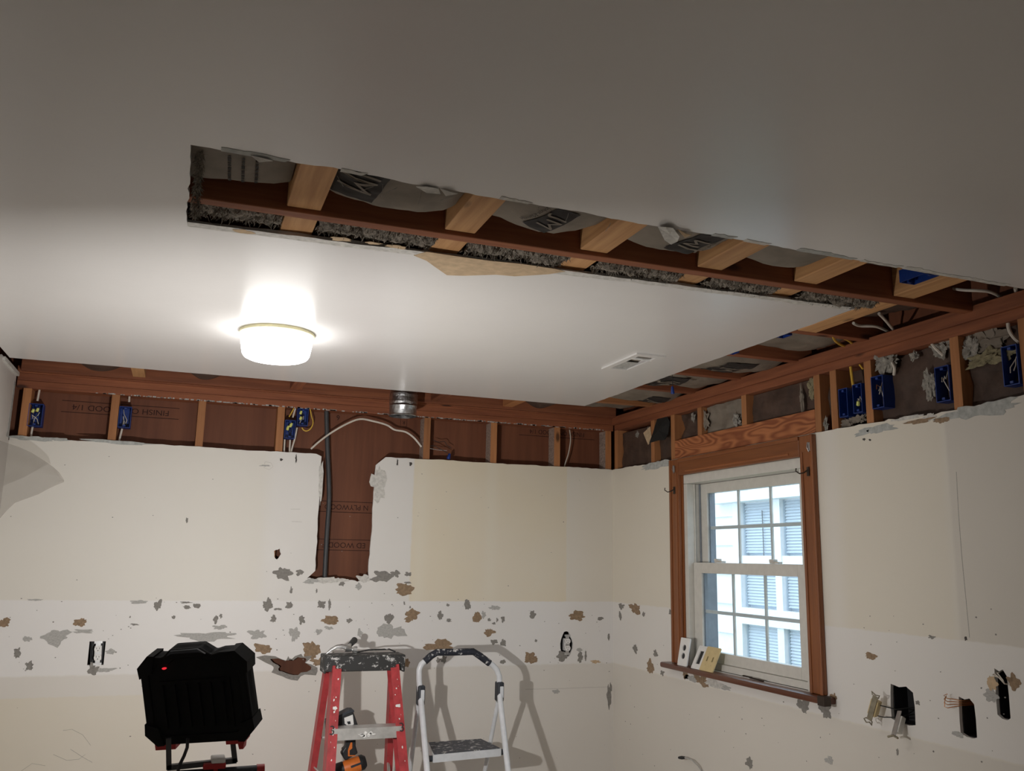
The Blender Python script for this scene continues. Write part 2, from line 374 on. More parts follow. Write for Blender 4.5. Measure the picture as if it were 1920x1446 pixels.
# ---- joists over the slot (they run in depth), the red header, the joists beyond it (they run sideways)
JX = [-2.218, -1.806, -1.41, -1.03, -.685, -.298]; JW = .085
for x in JX:
    mk('joist', MB().box((x-JW/2, -4.2, PLT), (x+JW/2, -2.696, PLT+.14), .003), 'new_y', ceil)
hd = mk('header_beam', MB().box((s_l-.3, -2.696, PLT-.012), (.0, -2.655, PLT+.15), .003), 'hdr_x', ceil); hd['label'] = 'reddish header board across the slot'
for x in JX[:-1]:
    mk('joist_end', MB().box((x-.04, -2.654, PLT), (x+.045, -2.45, PLT+.14), .003), 'new_y', ceil)
mk('joist_end', MB().box((JX[-1]-.04, -2.654, PLT), (JX[-1]+.045, -2.21, PLT+.14), .003), 'new_y', ceil)
JY = [-2.19, -1.765, -1.34, -.935, -.49]
for i, y in enumerate(JY):
    mk('joist', MB().box((X_L+.02, y-.02, PLT), (.07, y+.02, PLT+.14), .002), 'old_x' if i < 4 else 'stud_x', ceil)
mk('rim_joist', MB().box((X_L+.02, -.052, PLT+.001), (.0, -.012, PLT+.14), .002), 'old_x', ceil)
for px, m in ((258, 'new_y'), (968, 'stud_y'), (830, 'old_y'), (560, 'old_y')):
    c = BK(px, 705+(px-240)*.085, -.2)
    mk('blocking', MB().box((c.x-.03, -.40, PLT+.012), (c.x+.03, -.054, PLT+.10), .002), m, ceil)
mk('attic_light_cover', MB().box((X_L-.14, Y_F-.14, 2.62), (.14, .14, 2.64)), 'ply', ceil)  # unseen cover added over the joists to keep outside light out

# ---- back wall
def WB(px, py): p = BK(px, py); return (p.x, p.z)
TOP = 2.150
chase = jag((-1.752, TOP-.012), (-1.748, 1.50), .03, .005, 21) + jag((-1.79, 1.49), (-1.46, 1.487), .015, .012, 22) + jag((-1.462, 1.50), (-1.455, TOP-.012), .03, .005, 23)
out = [(0, 0), (0, TOP+.005)] + jag((-.02, TOP+.008), (-1.43, TOP+.004), .03, .004, 24) + list(reversed(chase)) + jag((-1.78, TOP+.0), (X_L, TOP+.0), .03, .004, 25) + [(X_L, TOP), (X_L, 0)]
holes = [blob(WB(547, 1247), 64/345, 34/345, 13, 26, .42), blob(WB(520, 1039), 12/345, 18/345, 5, 12, .3)]
ol1, ol2 = WB(181, 1225), WB(1062, 1207)
holes += [[(ol1[0]-.036, ol1[1]-.055), (ol1[0]+.036, ol1[1]-.055), (ol1[0]+.036, ol1[1]+.055), (ol1[0]-.036, ol1[1]+.055)], blob(ol2, .075, .135, 8, 16, .15)]
wb = mk('wall_back', MB().prism([out]+holes, lambda a, b, t: Vector((a, t, b)), 0, .0125), 'wall_back')
tag(wb, 'cream and white plasterboard wall with torn glue spots and a cut chase', 'wall', kind='structure')
for x in (-3.201, -2.80, -2.383, -1.978, -1.164, -.762, -.36, -.02):
    st = mk('stud', MB().box((x-.019, .0135, 1.30 if abs(x+2.8) < .01 else .04), (x+.019, .1015, PLB), .0015), 'stud_z', wb)
    if x > -1.3: mk('paint_residue', MB().box((x-.0200, .018, 2.0), (x-.0192, .10, PLB-.002)), 'residue', st)
mk('top_plate', MB().box((X_L, .0135, PLB), (.013, .1015, PLB+.0372), .001), 'old_x', wb)
mk('top_plate', MB().box((X_L, .0135, PLB+.0384), (.013, .1015, PLT), .001), 'old_x', wb)
mk('ceiling_cleat', MB().box((X_L, -.011, PLT-.003), (0, .0125, PLT+.03), .001), 'old_x', wb)
mk('bottom_plate', MB().box((X_L, .0135, 0), (.013, .1015, .0385)), 'old_x', wb)
ply = mk('plywood_panel', MB().box((X_L-.1, .1025, 0), (-1.155, .112, 2.62)), 'ply', wb)
mk('plywood_panel', MB().box((-1.153, .1025, 0), (.15, .112, 2.62)), 'ply', wb)
def stamp(txt, px, py, size, sx=1.0, lines=True, width=.3):
    c = BK(px, py, .1025); mb = text_mb(txt, size, (c.x, .1022, c.z), (-1, 0, 0), (0, 0, -1), depth=.0, sx=sx)
    if lines:
        for s in (-1, 1): mb.box((c.x-width/2, .1016, c.z+s*size*.72-.0015), (c.x+width/2, .1021, c.z+s*size*.72+.0015))
    for q in mb.v: q.y = min(q.y, .1021)
    mk('stamp_print', mb, 'ink', wb)
stamp('FINISH ON WOOD 1/4', 228, 769, .040, 1.15, True, .56)
stamp('FINISH ON WOOD 1/4', 1045, 812, .038, .95, True, .50)
stamp('N PLYWOOD', 650, 951, .040, 1.0, True, .32)
stamp('ED WOOD F', 645, 1022, .040, 1.05, True, .32)
stamp('6', 634, 783, .04, 1, False); stamp('R', 757, 792, .03, 1, False)
c = BK(757, 792, .1025); fr = MB()
for s in (-1, 1):
    fr.box((c.x+s*.018-.001, .1016, c.z-.024), (c.x+s*.018+.001, .1021, c.z+.024)); fr.box((c.x-.018, .1016, c.z+s*.024-.001), (c.x+.018, .1021, c.z+s*.024+.001))
mk('stamp_print', fr, 'ink', wb)
# paint residue along the underside of the plate
rd = random.Random(3); mb = MB()
for i in range(260):
    x = rd.uniform(-2.9, -.05); mb.box((x, .0128, PLB-.001), (x+rd.uniform(.004, .02), .0136, PLB+rd.uniform(.002, .007)))
mk('paint_residue', mb, 'lightskim', wb)['kind'] = 'stuff'

def spots(lst, plane, root, seed, s=1/345):
    km = {'g': 'greypaper', 'b': 'brownpaper', 'B': 'brownpaper', 't': 'tanpaper', 'l': 'lightskim', 's': 'skim', 'k': 'speck', 'w': 'gyps'}
    for i, (px, py, wpx, hpx, k) in enumerate(lst):
        if plane == 'b':
            c = BK(px, py); L = blob((c.x, c.z), wpx*s*1.05, hpx*s*1.05, seed+i, 30, .46); fn = lambda a, b, t: Vector((a, t, b))
        else:
            c = RW(px, py); k2 = (CAM-c).length
            sc = k2/FPX; d = ray(px, py).normalized(); sy = sc/max(.25, abs(d.x))
            L = blob((c.y, c.z), wpx*sy, hpx*sc, seed+i, 30, .46); fn = lambda a, b, t: Vector((t, a, b))
        mk('torn_paper_patch', MB().prism([L], fn, -.0009-.0001*(i%4), .0), km[k], root)
B1 = [(531,1076,28,18,'g'),(562,1074,14,10,'g'),(716,1081,32,20,'g'),(742,1076,14,11,'g'),(765,1077,11,8,'g'),(757,1105,28,22,'b'),(546,1107,4,11,'g'),(594,1108,3,6,'g'),
 (502,1133,16,20,'g'),(521,1142,13,4,'g'),(542,1135,12,13,'g'),(603,1133,13,10,'g'),(618,1134,5,15,'g'),(512,1161,9,11,'g'),(566,1163,9,13,'g'),(620,1163,29,13,'b'),
 (655,1164,9,8,'g'),(728,1159,15,15,'g'),(771,1156,24,20,'b'),(552,1189,16,20,'l'),(598,1184,9,9,'l'),(617,1178,14,6,'l'),(675,1188,8,14,'l'),(732,1184,40,24,'l'),
 (484,1190,30,16,'l'),(494,1218,26,17,'b'),(586,1221,30,30,'b'),(601,1241,30,14,'b'),(762,1243,14,14,'b'),(758,1131,3,6,'g'),(769,1139,3,5,'g'),
 (824,1210,56,18,'b'),(840,1135,6,5,'g'),(876,1134,12,16,'g'),(825,1155,9,15,'g'),(842,1164,10,7,'g'),(894,1159,16,17,'b'),(907,1152,9,11,'l'),(917,1162,5,5,'g'),
 (943,1161,7,10,'g'),(932,1163,4,6,'g'),(926,1169,7,4,'g'),(917,1185,20,15,'b'),(926,1203,12,9,'g'),(943,1206,11,13,'g'),(998,1152,12,14,'g'),(1081,1156,35,16,'b'),(1125,1160,12,7,'g'),
 (1005,1202,5,6,'g'),(943,1241,11,8,'g'),(994,1235,28,20,'b'),(1055,1230,19,16,'g'),(1088,1233,12,18,'g'),(1098,1231,4,15,'g'),(1117,1241,20,6,'t'),(1086,1219,12,7,'l'),
 (822,1238,8,9,'g'),(832,1237,9,13,'g'),(927,1140,22,9,'l'),(7,1168,18,13,'b'),(150,1168,18,13,'b'),(106,1193,36,22,'l'),(155,1184,30,6,'l'),(32,1225,9,14,'g'),
 (55,1249,11,12,'g'),(51,1199,12,8,'l'),(174,1255,18,16,'g'),(196,1257,24,7,'l'),(207,1222,13,8,'l'),(350,1139,12,6,'g'),(370,1136,10,8,'g'),(349,1130,16,3,'g'),
 (295,1136,12,15,'g'),(326,1158,6,5,'g'),(404,1161,7,12,'g'),(414,1155,5,7,'g'),(413,1176,20,8,'l'),(395,1193,82,13,'l'),(262,1129,26,5,'l'),(252,1171,11,3,'g'),
 (65,1125,20,3,'l'),(350,976,3,9,'g'),(497,873,16,3,'l'),(711,905,26,60,'w'),(601,905,7,70,'w'),(528,862,5,4,'k'),(555,860,3,14,'k'),(745,868,3,14,'k'),(770,870,5,6,'k'),
 (1142,1308,8,40,'g'),(1145,1290,5,16,'g'),(1141,1195,4,14,'g'),(1043,1297,14,8,'l'),(612,1089,34,10,'w'),(683,1085,22,12,'w'),(640,1088,30,6,'w'),
 (60,822,60,8,'s'),(110,824,40,5,'s'),(215,829,100,6,'s'),(765,1093,12,3,'g'),(641,1095,10,8,'g'),(672,1100,10,12,'l'),(585,1090,26,8,'l')]
spots(B1, 'b', wb, 100)
hc = WB(547, 1247); big = blob((hc[0]-.012, hc[1]), 88/345, 48/345, 13, 30, .5); hol = blob(hc, 64/345, 34/345, 13, 26, .42)
mk('torn_hole_rim', MB().prism([big, hol], lambda a, b, t: Vector((a, t, b)), -.0012, 0), 'greypaper', wb)
rd = random.Random(11); mb = MB()
for i in range(150):
    px, py = rd.uniform(0, 1145), (rd.uniform(1120, 1260) if i < 85 else rd.uniform(850, 1440)); c = BK(px, py); q = rd.uniform(.002, .0055)
    mb.prism([blob((c.x, c.z), q*1.4, q, i, 8, .4)], lambda a, b, t: Vector((a, t, b)), -.0007, 0)
mk('specks', mb, 'greypaper', wb)['kind'] = 'stuff'
# hairline scratches, joint line
mb = MB()
def hair(pts, r=.0006): mb.tube([BK(*p, -.0004) for p in pts], r, 4, flat=.5)
hair([(118,1370),(135,1368),(155,1378),(170,1398)]); hair([(100,1415),(125,1426),(148,1424),(160,1415)]); hair([(132,1405),(155,1420),(173,1430)])
hair([(40,1446),(60,1432),(85,1436)]); hair([(545,955),(563,955)]); hair([(547,978),(566,979)]); hair([(497,866),(508,868),(512,875),(505,881),(495,877),(497,866)])
hair([(985,1293),(1060,1291),(1145,1288)], .0005)
mk('scratch_lines', mb, 'greypaper', wb)['kind'] = 'stuff'

# ---- right wall
def WR(px, py): p = RW(px, py); return (p.y, p.z)
out = [(Y_F, 0), (0, 0), (0, TOP+.005)] + jag((-.01, TOP+.006), (-.72, TOP-.002), .03, .006, 31) + jag((-.73, TOP-.001), (-1.86, TOP-.001), .05, .002, 32) + jag((-1.88, TOP+.0), (-2.25, TOP-.004), .03, .005, 33) \
    + jag((-2.26, TOP-.006), (-2.52, TOP-.018), .02, .012, 34) + jag((-2.53, TOP-.01), (-3.0, TOP), .03, .005, 35) + [(-3.0, ZC), (Y_F, ZC)]
WY0, WY1, WZ0, WZ1 = -1.787, -.797, 1.108, 2.060
hr = [(1692,1322,44,60), (1814,1346,30,60), (1879,1302,24,76)]
holes = [[(WY0, WZ0), (WY1, WZ0), (WY1, WZ1), (WY0, WZ1)]]
HC = []
for i, (px, py, wp, hp) in enumerate(hr):
    a, b = RW(px-wp/2, py), RW(px+wp/2, py); c = RW(px, py); hh = hp*(CAM-c).length/FPX; HC.append((c.y, c.z, abs(a.y-b.y), hh))
    wd = abs(a.y-b.y)/2
    L = [(c.y+q[0]*wd*1.0, c.z+q[1]*hh/2) for q in ((-1,-.9),(-.5,-1),(.3,-.98),(1,-.85),(1.02,-.2),(.97,.5),(.9,1),(.2,.9),(-.4,1.0),(-.95,.75),(-1.03,0))]
    holes.append(L)
wr = mk('wall_right', MB().prism([out]+holes, lambda a, b, t: Vector((t, a, b)), 0, .0125), 'wall_right')
tag(wr, 'cream plasterboard wall with stained wood window and open outlet holes', 'wall', kind='structure')
for y, z0 in ((-.02, .04), (-.475, .04), (-.695, .04), (-.963, 2.252), (-1.352, 2.252), (-1.873, .04), (-1.974, .04), (-2.172, .04), (-2.592, .04), (-2.865, .04)):
    mk('stud', MB().box((.0135, y-.019, z0), (.1015, y+.019, PLB), .0015), 'stud_z', wr)
mk('top_plate', MB().box((.0135, Y_F, PLB), (.1015, .0, PLB+.0372), .001), 'old_y', wr)
mk('top_plate', MB().box((.0135, Y_F, PLB+.0384), (.1015, .0, PLT), .001), 'old_y', wr)
mk('ceiling_cleat', MB().box((-.003, -2.95, PLB+.034), (.0130, .0, PLT+.008), .001), 'old_y', wr)
mk('window_header', MB().box((.0135, -1.853, 2.160-.045), (.1015, -.715, 2.252), .002), 'header', wr)
SH = [[(Y_F, -.3), (.15, -.3), (.15, 2.62), (Y_F, 2.62)], [(WY0, WZ0-.01), (WY1, WZ0-.01), (WY1, WZ1), (WY0, WZ1)]]
mk('sheathing', MB().prism(SH, lambda a, b, t: Vector((t, a, b)), .1025, .118), 'ply', wr)
R1 = [(1165,1137,9,10,'g'),(1191,1141,18,16,'b'),(1163,1155,4,16,'g'),(1191,1217,8,13,'g'),(1229,1226,7,13,'g'),(1219,1250,13,22,'b'),(1242,1262,6,8,'g'),(1207,1152,4,8,'g'),(1258,1148,6,9,'g'),
 (1633,1230,16,12,'b'),(1563,1309,8,16,'b'),(1505,1322,20,20,'g'),(1549,1332,16,26,'g'),(1300,1272,34,10,'l'),(1316,1276,24,16,'b'),(1340,1283,34,12,'w'),(1360,1290,20,8,'l'),(1285,1266,10,12,'b'),
 (1901,1279,18,22,'b'),(1860,1282,14,22,'t'),(1858,1304,18,18,'l'),(1797,1377,14,8,'l'),(1721,1318,7,6,'g'),
 (1231,872,54,15,'s'),(1640,807,66,17,'s'),(1832,770,112,26,'s'),(1765,788,22,10,'b'),(1725,790,36,8,'b'),(1700,784,50,6,'w'),(1745,783,20,14,'w'),(1405,1430,12,16,'g'),(1555,1425,10,12,'l'),
 (1747,1195,9,5,'g'),(1811,1198,4,5,'k'),(1620,824,4,4,'k'),(1631,825,3,3,'k'),(1627,808,4,4,'k'),(1683,1410,4,8,'g')]
spots(R1, 'r', wr, 300)
rd = random.Random(12); mb = MB()
for i in range(70):
    px = rd.uniform(1160, 1900); py = rd.uniform(1140, 1440)
    if 1250 < px < 1570 and py < 1310: continue
    c = RW(px, py); q = rd.uniform(.002, .006)
    mb.prism([blob((c.y, c.z), q*1.3, q, i, 8, .4)], lambda a, b, t: Vector((t, a, b)), -.0007, 0)
mk('specks', mb, 'greypaper', wr)['kind'] = 'stuff'
mb = MB(); pts = [RW(1793, 885, -.0003), RW(1797, 960, -.0003), RW(1803, 1040, -.0003), RW(1818, 1196, -.0003)]; mb.tube(pts, .0007, 4)
mk('joint_crack', mb, 'lightskim', wr)

# ---- left wall and the wall added behind the camera
eg = jag((-.02, TOP-.02), (-.02, ZC), .02, .006, 51)
wl = mk('wall_left', MB().prism([[(Y_F, 0), (0.0, 0), (0.0, TOP-.02)] + [(p[0]+.0, p[1]) for p in eg] + [(-.02, ZC+.01), (-.43, ZC+.01), (-.43, ZC), (Y_F, ZC)]], lambda a, b, t: Vector((t, a, b)), X_L, X_L-.0125), 'wall_plain')
tag(wl, 'pale plasterboard side wall meeting the back wall', 'wall', kind='structure')
L = jag((-.085, TOP-.01), (-.06, PLT-.04), .012, .012, 52)+list(reversed(jag((-.022, TOP-.01), (-.022, PLT-.04), .02, .002, 53)))
mk('scraped_edge', MB().prism([L], lambda a, b, t: Vector((t, a, b)), X_L, X_L+.0008), 'skim', wl)
mk('board_edge', MB().box((X_L-.0125, -.41, ZC-.012), (X_L+.012, -.02, ZC+.006)), 'gyps', wl)
wf = mk('wall_front_added', MB().box((X_L-.1, Y_F-.1, -.05), (.11, Y_F, 2.619)), 'wall_plain')  # added to close the room behind the camera and bounce light
tag(wf, 'plain wall added behind the camera for bounced light', 'wall', kind='structure')
mk('sheathing', MB().box((X_L-.12, Y_F, -.05), (X_L-.1, .12, 2.62)), 'ply', wl)

# ================================================================== the window
win = thing('window_1', 'white double-hung window in a brown stained wood casing', 'window', (0, -1.29, WZ0), kind='structure')
def bxw(name, a, b, mat, par=win, bev=.002): return mk(name, MB().box(a, b, bev), mat, par)
CY0, CY1, CZ1, CT = -1.872, -.712, 2.1435, -.019
# casing with a stepped profile
def casing(name, y0, y1, z0, z1, mat, vertical, inner):
    o = bxw(name, (CT, y0, z0), (-.0005, y1, z1), mat, win, .004)
    if vertical:
        s = 1 if inner == 'hi' else -1; e = y1 if inner == 'hi' else y0
        mk('casing_bead', MB().box((CT-.004, e-s*.022, z0), (CT+.004, e-s*.012, z1-.07), .002), mat, o)
        e2 = y0 if inner == 'hi' else y1
        mk('casing_band', MB().box((CT-.006, e2, z0), (CT+.002, e2+s*.018, z1), .003), mat, o)
    else:
        mk('casing_bead', MB().box((CT-.004, y0+.07, z0+.012), (CT+.004, y1-.07, z0+.022), .002), mat, o)
        mk('casing_band', MB().box((CT-.006, y0, z1-.018), (CT+.002, y1, z1), .003), mat, o)
    return o
casing('side_casing', CY0, WY0+.003, WZ0, CZ1, 'casing_z', True, 'hi')
casing('side_casing', WY1-.003, CY1, WZ0, CZ1, 'casing_z', True, 'lo')
casing('head_casing', WY0+.004, WY1-.004, WZ1-.003, CZ1, 'casing_y', False, None)
mk('window_stool', MB().box((-.062, -1.915, WZ0-.028), (.034, -.655, WZ0-.001), .009), 'sillwood', win, True)
bxw('bronze_bracket', (-.064, -1.925, WZ0-.032), (-.03, -1.885, WZ0+.004), 'darkmetal')
mk('jamb_liner', MB().box((-.0005, WY1-.012, WZ0), (.03, WY1, WZ1-.001)), 'casing_z', win)
mk('jamb_liner', MB().box((-.0005, WY0, WZ0), (.03, WY0+.012, WZ1-.001)), 'casing_z', win)
fy0, fy1, fz0, fz1 = WY0+.0125, WY1-.0125, WZ0+.0005, WZ1-.002
bxw('frame_head', (.006, fy0, fz1-.045), (.118, fy1, fz1), 'vinyl'); bxw('frame_sill', (.02, fy0, fz0), (.118, fy1, fz0+.03), 'vinyl')
bxw('frame_jamb', (.006, fy0, fz0), (.118, fy0+.032, fz1-.046), 'vinyl'); bxw('frame_jamb', (.006, fy1-.032, fz0), (.118, fy1, fz1-.046), 'vinyl')
bxw('jamb_track', (.046, fy1-.040, 1.60), (.050, fy1-.0325, fz1-.046), 'vinyl'); bxw('jamb_track', (.076, fy1-.046, 1.60), (.080, fy1-.0325, fz1-.046), 'vinyl_ext')
def sash(name, x0, x1, y0, y1, z0, z1, st, rb, rt_):
    s = thing(name, '', ''); s.parent = win; s.location = (0, 0, 0)
    for k in ('label', 'category'): del s[k]
    def p(n, a, b, m='vinyl', bev=.002, par=s): return mk(n, MB().box(a, b, bev), m, par)
    p('stile', (x0, y0, z0), (x1, y0+st, z1)); p('stile', (x0, y1-st, z0), (x1, y1, z1))
    p('rail', (x0, y0+st+.0004, z0), (x1, y1-st-.0004, z0+rb)); p('rail', (x0, y0+st+.0004, z1-rt_), (x1, y1-st-.0004, z1))
    gy0, gy1, gz0, gz1 = y0+st, y1-st, z0+rb, z1-rt_; xm = (x0+x1)/2
    p('pane', (xm-.009, gy0+.0002, gz0+.0002), (xm-.006, gy1-.0002, gz1-.0002), 'glass', 0)
    for k in (1, 2):
        y = gy0+(gy1-gy0)*k/3; p('muntin', (xm-.003, y-.008, gz0+.0004), (xm+.005, y+.008, gz1-.0004), 'vinyl', .001)
    z = (gz0+gz1)/2; p('muntin', (xm-.0035, gy0+.0004, z-.008), (xm+.0055, gy1-.0004, z+.008), 'vinyl', .001)
    p('glazing_spacer', (xm-.005, gy1-.010, gz0+.0004), (xm+.012, gy1-.0004, gz1-.0004), 'vinyl_ext', 0)
    return s
sash('lower_sash', .036, .070, fy0+.034, fy1-.034, fz0+.031, 1.612, .072, .050, .052)
sash('upper_sash', .081, .114, fy0+.034, fy1-.034, 1.565, fz1-.047, .066, .045, .05)
for y in (-1.06, -1.50):
    mk('sash_lock', MB().box((.040, y-.032, 1.6125), (.066, y+.032, 1.622), .003).box((.030, y-.012, 1.620), (.055, y+.020, 1.632), .003), 'vinyl', win)
mk('bolt_plate', MB().box((.012, -1.345, WZ0+.0), (.020, -1.28, WZ0+.006)).tube([(-.005, -1.46, WZ0+.003), (-.005, -1.36, WZ0+.005)], .004, 6), 'darkmetal', win)
# curtain hooks and brackets screwed to the casing
for (px, py, lab) in ((1262, 921, 'small dark metal curtain hook on the casing side beside the room corner'), (1512, 886, 'small dark metal curtain hook on the casing side away from the room corner')):
    c = RW(px, py, CT-.006)
    mb = MB().tube([(c.x, c.y-.012, c.z+.012), (c.x-.012, c.y, c.z-.002), (c.x-.028, c.y+.008, c.z-.006), (c.x-.042, c.y+.014, c.z+.004), (c.x-.040, c.y+.014, c.z+.016)], .0028, 6)
    mb.box((c.x-.002, c.y-.018, c.z-.016), (c.x, c.y-.004, c.z+.022))
    tag(mk('curtain_hook', mb, 'darkmetal', None, True, loc=(c.x, c.y, c.z)), lab, 'hook', 'hooks on the window casing')
for (px, py, lab) in ((1263, 880, 'thin bent metal bracket high on the casing beside the room corner'), (1516, 838, 'thin bent metal bracket high on the casing away from the room corner')):
    c = RW(px, py, CT-.006)
    mb = MB().box((c.x-.0015, c.y-.010, c.z-.018), (c.x, c.y+.004, c.z+.018)).tube([(c.x, c.y+.006, c.z+.02), (c.x-.006, c.y+.004, c.z-.002), (c.x-.004, c.y-.006, c.z-.022)], .002, 6)
    tag(mk('curtain_bracket', mb, 'steel', None, True, loc=(c.x, c.y, c.z)), lab, 'bracket', 'brackets on the window casing')

# cover plates leaning on the stool
def cover(name, label, yc, wd, ht, mat, kind, lean=.030, xo=-.050, rot=0):
    t = thing(name, label, 'cover plate', (xo, yc, WZ0-.0005))
    ang = math.atan2(lean, ht); mt = Matrix.Translation((xo, yc, WZ0)) @ Matrix.Rotation(rot, 4, 'Z') @ Matrix.Rotation(ang, 4, 'Y')
    holes = []
    def circ(cy, cz, r): return [(cy+r*math.cos(2*PI*k/16), cz+r*math.sin(2*PI*k/16)*.9) for k in range(16)]
    if kind == 'duplex': holes = [circ(0, ht*.5+.020, .0165), circ(0, ht*.5-.020, .0165)]
    if kind == 'rocker': holes = [[(-.017, ht*.5-.033), (.017, ht*.5-.033), (.017, ht*.5+.033), (-.017, ht*.5+.033)]]
    if kind == 'double': holes = [[(s*.023-.005, ht*.5-.012), (s*.023+.005, ht*.5-.012), (s*.023+.005, ht*.5+.012), (s*.023-.005, ht*.5+.012)] for s in (-1, 1)]
    o = [(-wd/2+.004, 0), (wd/2-.004, 0), (wd/2, .004), (wd/2, ht-.004), (wd/2-.004, ht), (-wd/2+.004, ht), (-wd/2, ht-.004), (-wd/2, .004)]
    mk('plate', MB().prism([o]+holes, lambda a, b, t_: Vector((t_, a, b)), 0, .0055).xf(mt), mat, t)
    for hl in holes:
        c = sum((Vector((h[0], h[1])) for h in hl), Vector((0, 0)))/len(hl)
        mk('opening_back', MB().prism([[(c.x+(h[0]-c.x)*1.04, c.y+(h[1]-c.y)*1.04) for h in hl]], lambda a, b, t_: Vector((t_, a, b)), .0056, .0062).xf(mt), 'blackplastic', t)
    sc = [(0, ht*.5)] if kind == 'duplex' else ([(0, ht*.5+.045), (0, ht*.5-.045)] if kind == 'rocker' else [(s*.023, ht*.5+q) for s in (-1, 1) for q in (-.03, .03)])
    for a, b in sc: mk('screw', MB().lathe([(.0001, -.0012), (.003, -.001), (.003, .0)], (0, a, b), (1, 0, 0), 10).xf(mt), 'ivory' if kind == 'double' else 'whiteplastic', t)
    return t
cover('cover_plate', 'white outlet cover plate with two round openings on the window stool', -.855, .088, .135, 'whiteplastic', 'duplex', .026, -.050)
cover('cover_plate', 'white rocker switch plate with one tall rectangular opening on the window stool', -.985, .084, .118, 'whiteplastic', 'rocker', .060, -.053)
cover('cover_plate', 'ivory double switch plate with two narrow slots on the window stool', -1.075, .114, .120, 'ivory', 'double', .058, -.053)

# ================================================================== outside the window
NX = 3.0
nb = thing('neighbour_house', 'white sided house wall with blinds seen through the window', 'building', (NX, 2.0, -.6))
yc = RW(1386, 1000, NX).y; ztop = 4.6
def bn(name, y0, y1, z0, z1, mat, x0=NX, x1=NX+.05, par=nb): return mk(name, MB().box((x0, y0, z0), (x1, y1, z1)), mat, par)
bn('wall', -8, 9, -.6, ztop, 'siding', NX+.10, NX+.2)
z = -.6
while z < ztop-.1:
    zz = z
    mk('siding_board', MB().add([(NX+.02, yc+.10, zz), (NX+.02, 9, zz), (NX+.05, 9, zz+.30), (NX+.05, yc+.10, zz+.30), (NX+.10, yc+.10, zz), (NX+.10, 9, zz), (NX+.10, 9, zz+.30), (NX+.10, yc+.10, zz+.30)],
        [(0,1,2,3),(4,7,6,5),(0,4,5,1),(3,2,6,7),(0,3,7,4),(1,5,6,2)]), 'siding', nb); z += .30
bn('corner_board', yc-.02, yc+.10, -.6, ztop, 'siding', NX-.01, NX+.10)
ym = RW(1457, 1000, NX).y; z1_ = RW(1440, 1052, NX).z; z2_ = RW(1440, 1155, NX).z; z3_ = RW(1440, 938, NX).z
bn('mullion', ym-.05, ym+.05, -.6, z3_, 'siding', NX+.0, NX+.10)
bn('transom', -8, yc-.02, z2_-.10, z2_+.06, 'siding', NX-.02, NX+.10)
bn('transom', -8, yc-.02, z1_-.03, z1_+.05, 'siding', NX+.01, NX+.10)
bn('fascia_board', -8, yc+.4, z3_, z3_+.10, 'siding', NX-.12, NX+.10)
bn('soffit', -8, 9, z3_+.9, z3_+1.0, 'siding', NX-.3, NX+.10)
def blinds(y0, y1, z0, z1, nm='blind_slats'):
    mb = MB(); z = z0+.02
    while z < z1:
        mb.add([(NX+.055, y0, z), (NX+.055, y1, z), (NX+.075, y1, z+.031), (NX+.075, y0, z+.031), (NX+.057, y0, z+.0), (NX+.057, y1, z), (NX+.077, y1, z+.031), (NX+.077, y0, z+.031)], [(0,1,2,3),(4,7,6,5),(0,4,5,1),(3,2,6,7),(0,3,7,4),(1,5,6,2)]); z += .029
    o = mk(nm, mb, 'blind', nb); o['kind'] = 'stuff'
    mk('pane', MB().box((NX+.036, y0, z0), (NX+.040, y1, z1)), 'glass', nb)
for y0, y1 in ((ym+.06, yc-.03), (ym-1.3, ym-.06)):
    blinds(y0, y1, z1_+.06, z3_-.01); blinds(y0, y1, z2_+.07, z1_-.04); blinds(y0, y1, -.3, z2_-.11)
c0 = (ym+yc)/2-.02
mk('blind_cord', MB().tube([(NX+.048, c0, z1_+.5), (NX+.048, c0-.01, z1_-.3)], .005, 5), 'greypaper', nb)
ex = mk('exterior_trim', MB().box((.120, WY1-.004, WZ0-.05), (.20, WY1+.10, WZ1+.06)), 'vinyl_ext', win)
gd = mk('lawn', MB().box((.2, -10, -.7), (12, 12, -.6)), 'grass'); tag(gd, 'lawn between the two houses', 'lawn', kind='structure')

# ================================================================== insulation above the slot
def batt(label, group, x0, x1, y0, y1, zf, mat='kraft', nu=14, nv=14, cat='insulation'):
    """kraft-faced batt lying between joists; zf(x,y) is its sagging underside"""
    mb = MB(); top = 2.612; W = nv+1; n0 = (nu+1)*W
    mb.grid(nu, nv, lambda a, b: Vector((x0+(x1-x0)*a, y0+(y1-y0)*b, zf(x0+(x1-x0)*a, y0+(y1-y0)*b))))
    mb.grid(nu, nv, lambda a, b: Vector((x0+(x1-x0)*a, y0+(y1-y0)*b, top)))
    for i in range(nu):
        for j in (0, nv): mb.f.append((i*W+j, (i+1)*W+j, n0+(i+1)*W+j, n0+i*W+j))
    for j in range(nv):
        for i in (0, nu): mb.f.append((i*W+j, i*W+j+1, n0+i*W+j+1, n0+i*W+j))
    t = thing('insulation_batt', label, cat, ((x0+x1)/2, (y0+y1)/2, 2.48), group)
    f = mk('kraft_facing', mb, mat, t, True); return t, f
def slot_z(x0, x1, ye, zb, sag, sd):
    def f(x, y):
        u = (x-x0)/(x1-x0); z = zb - sag*math.sin(PI*min(1, max(0, u)))**.6
        e = max(0, 1-(ye-y)/.07); z += .055*e*e*e
        z += .009*noise.noise(Vector((x*9+sd, y*9, sd))) + .004*noise.noise(Vector((x*30, y*30, sd)))
        return min(z, 2.609)
    return f
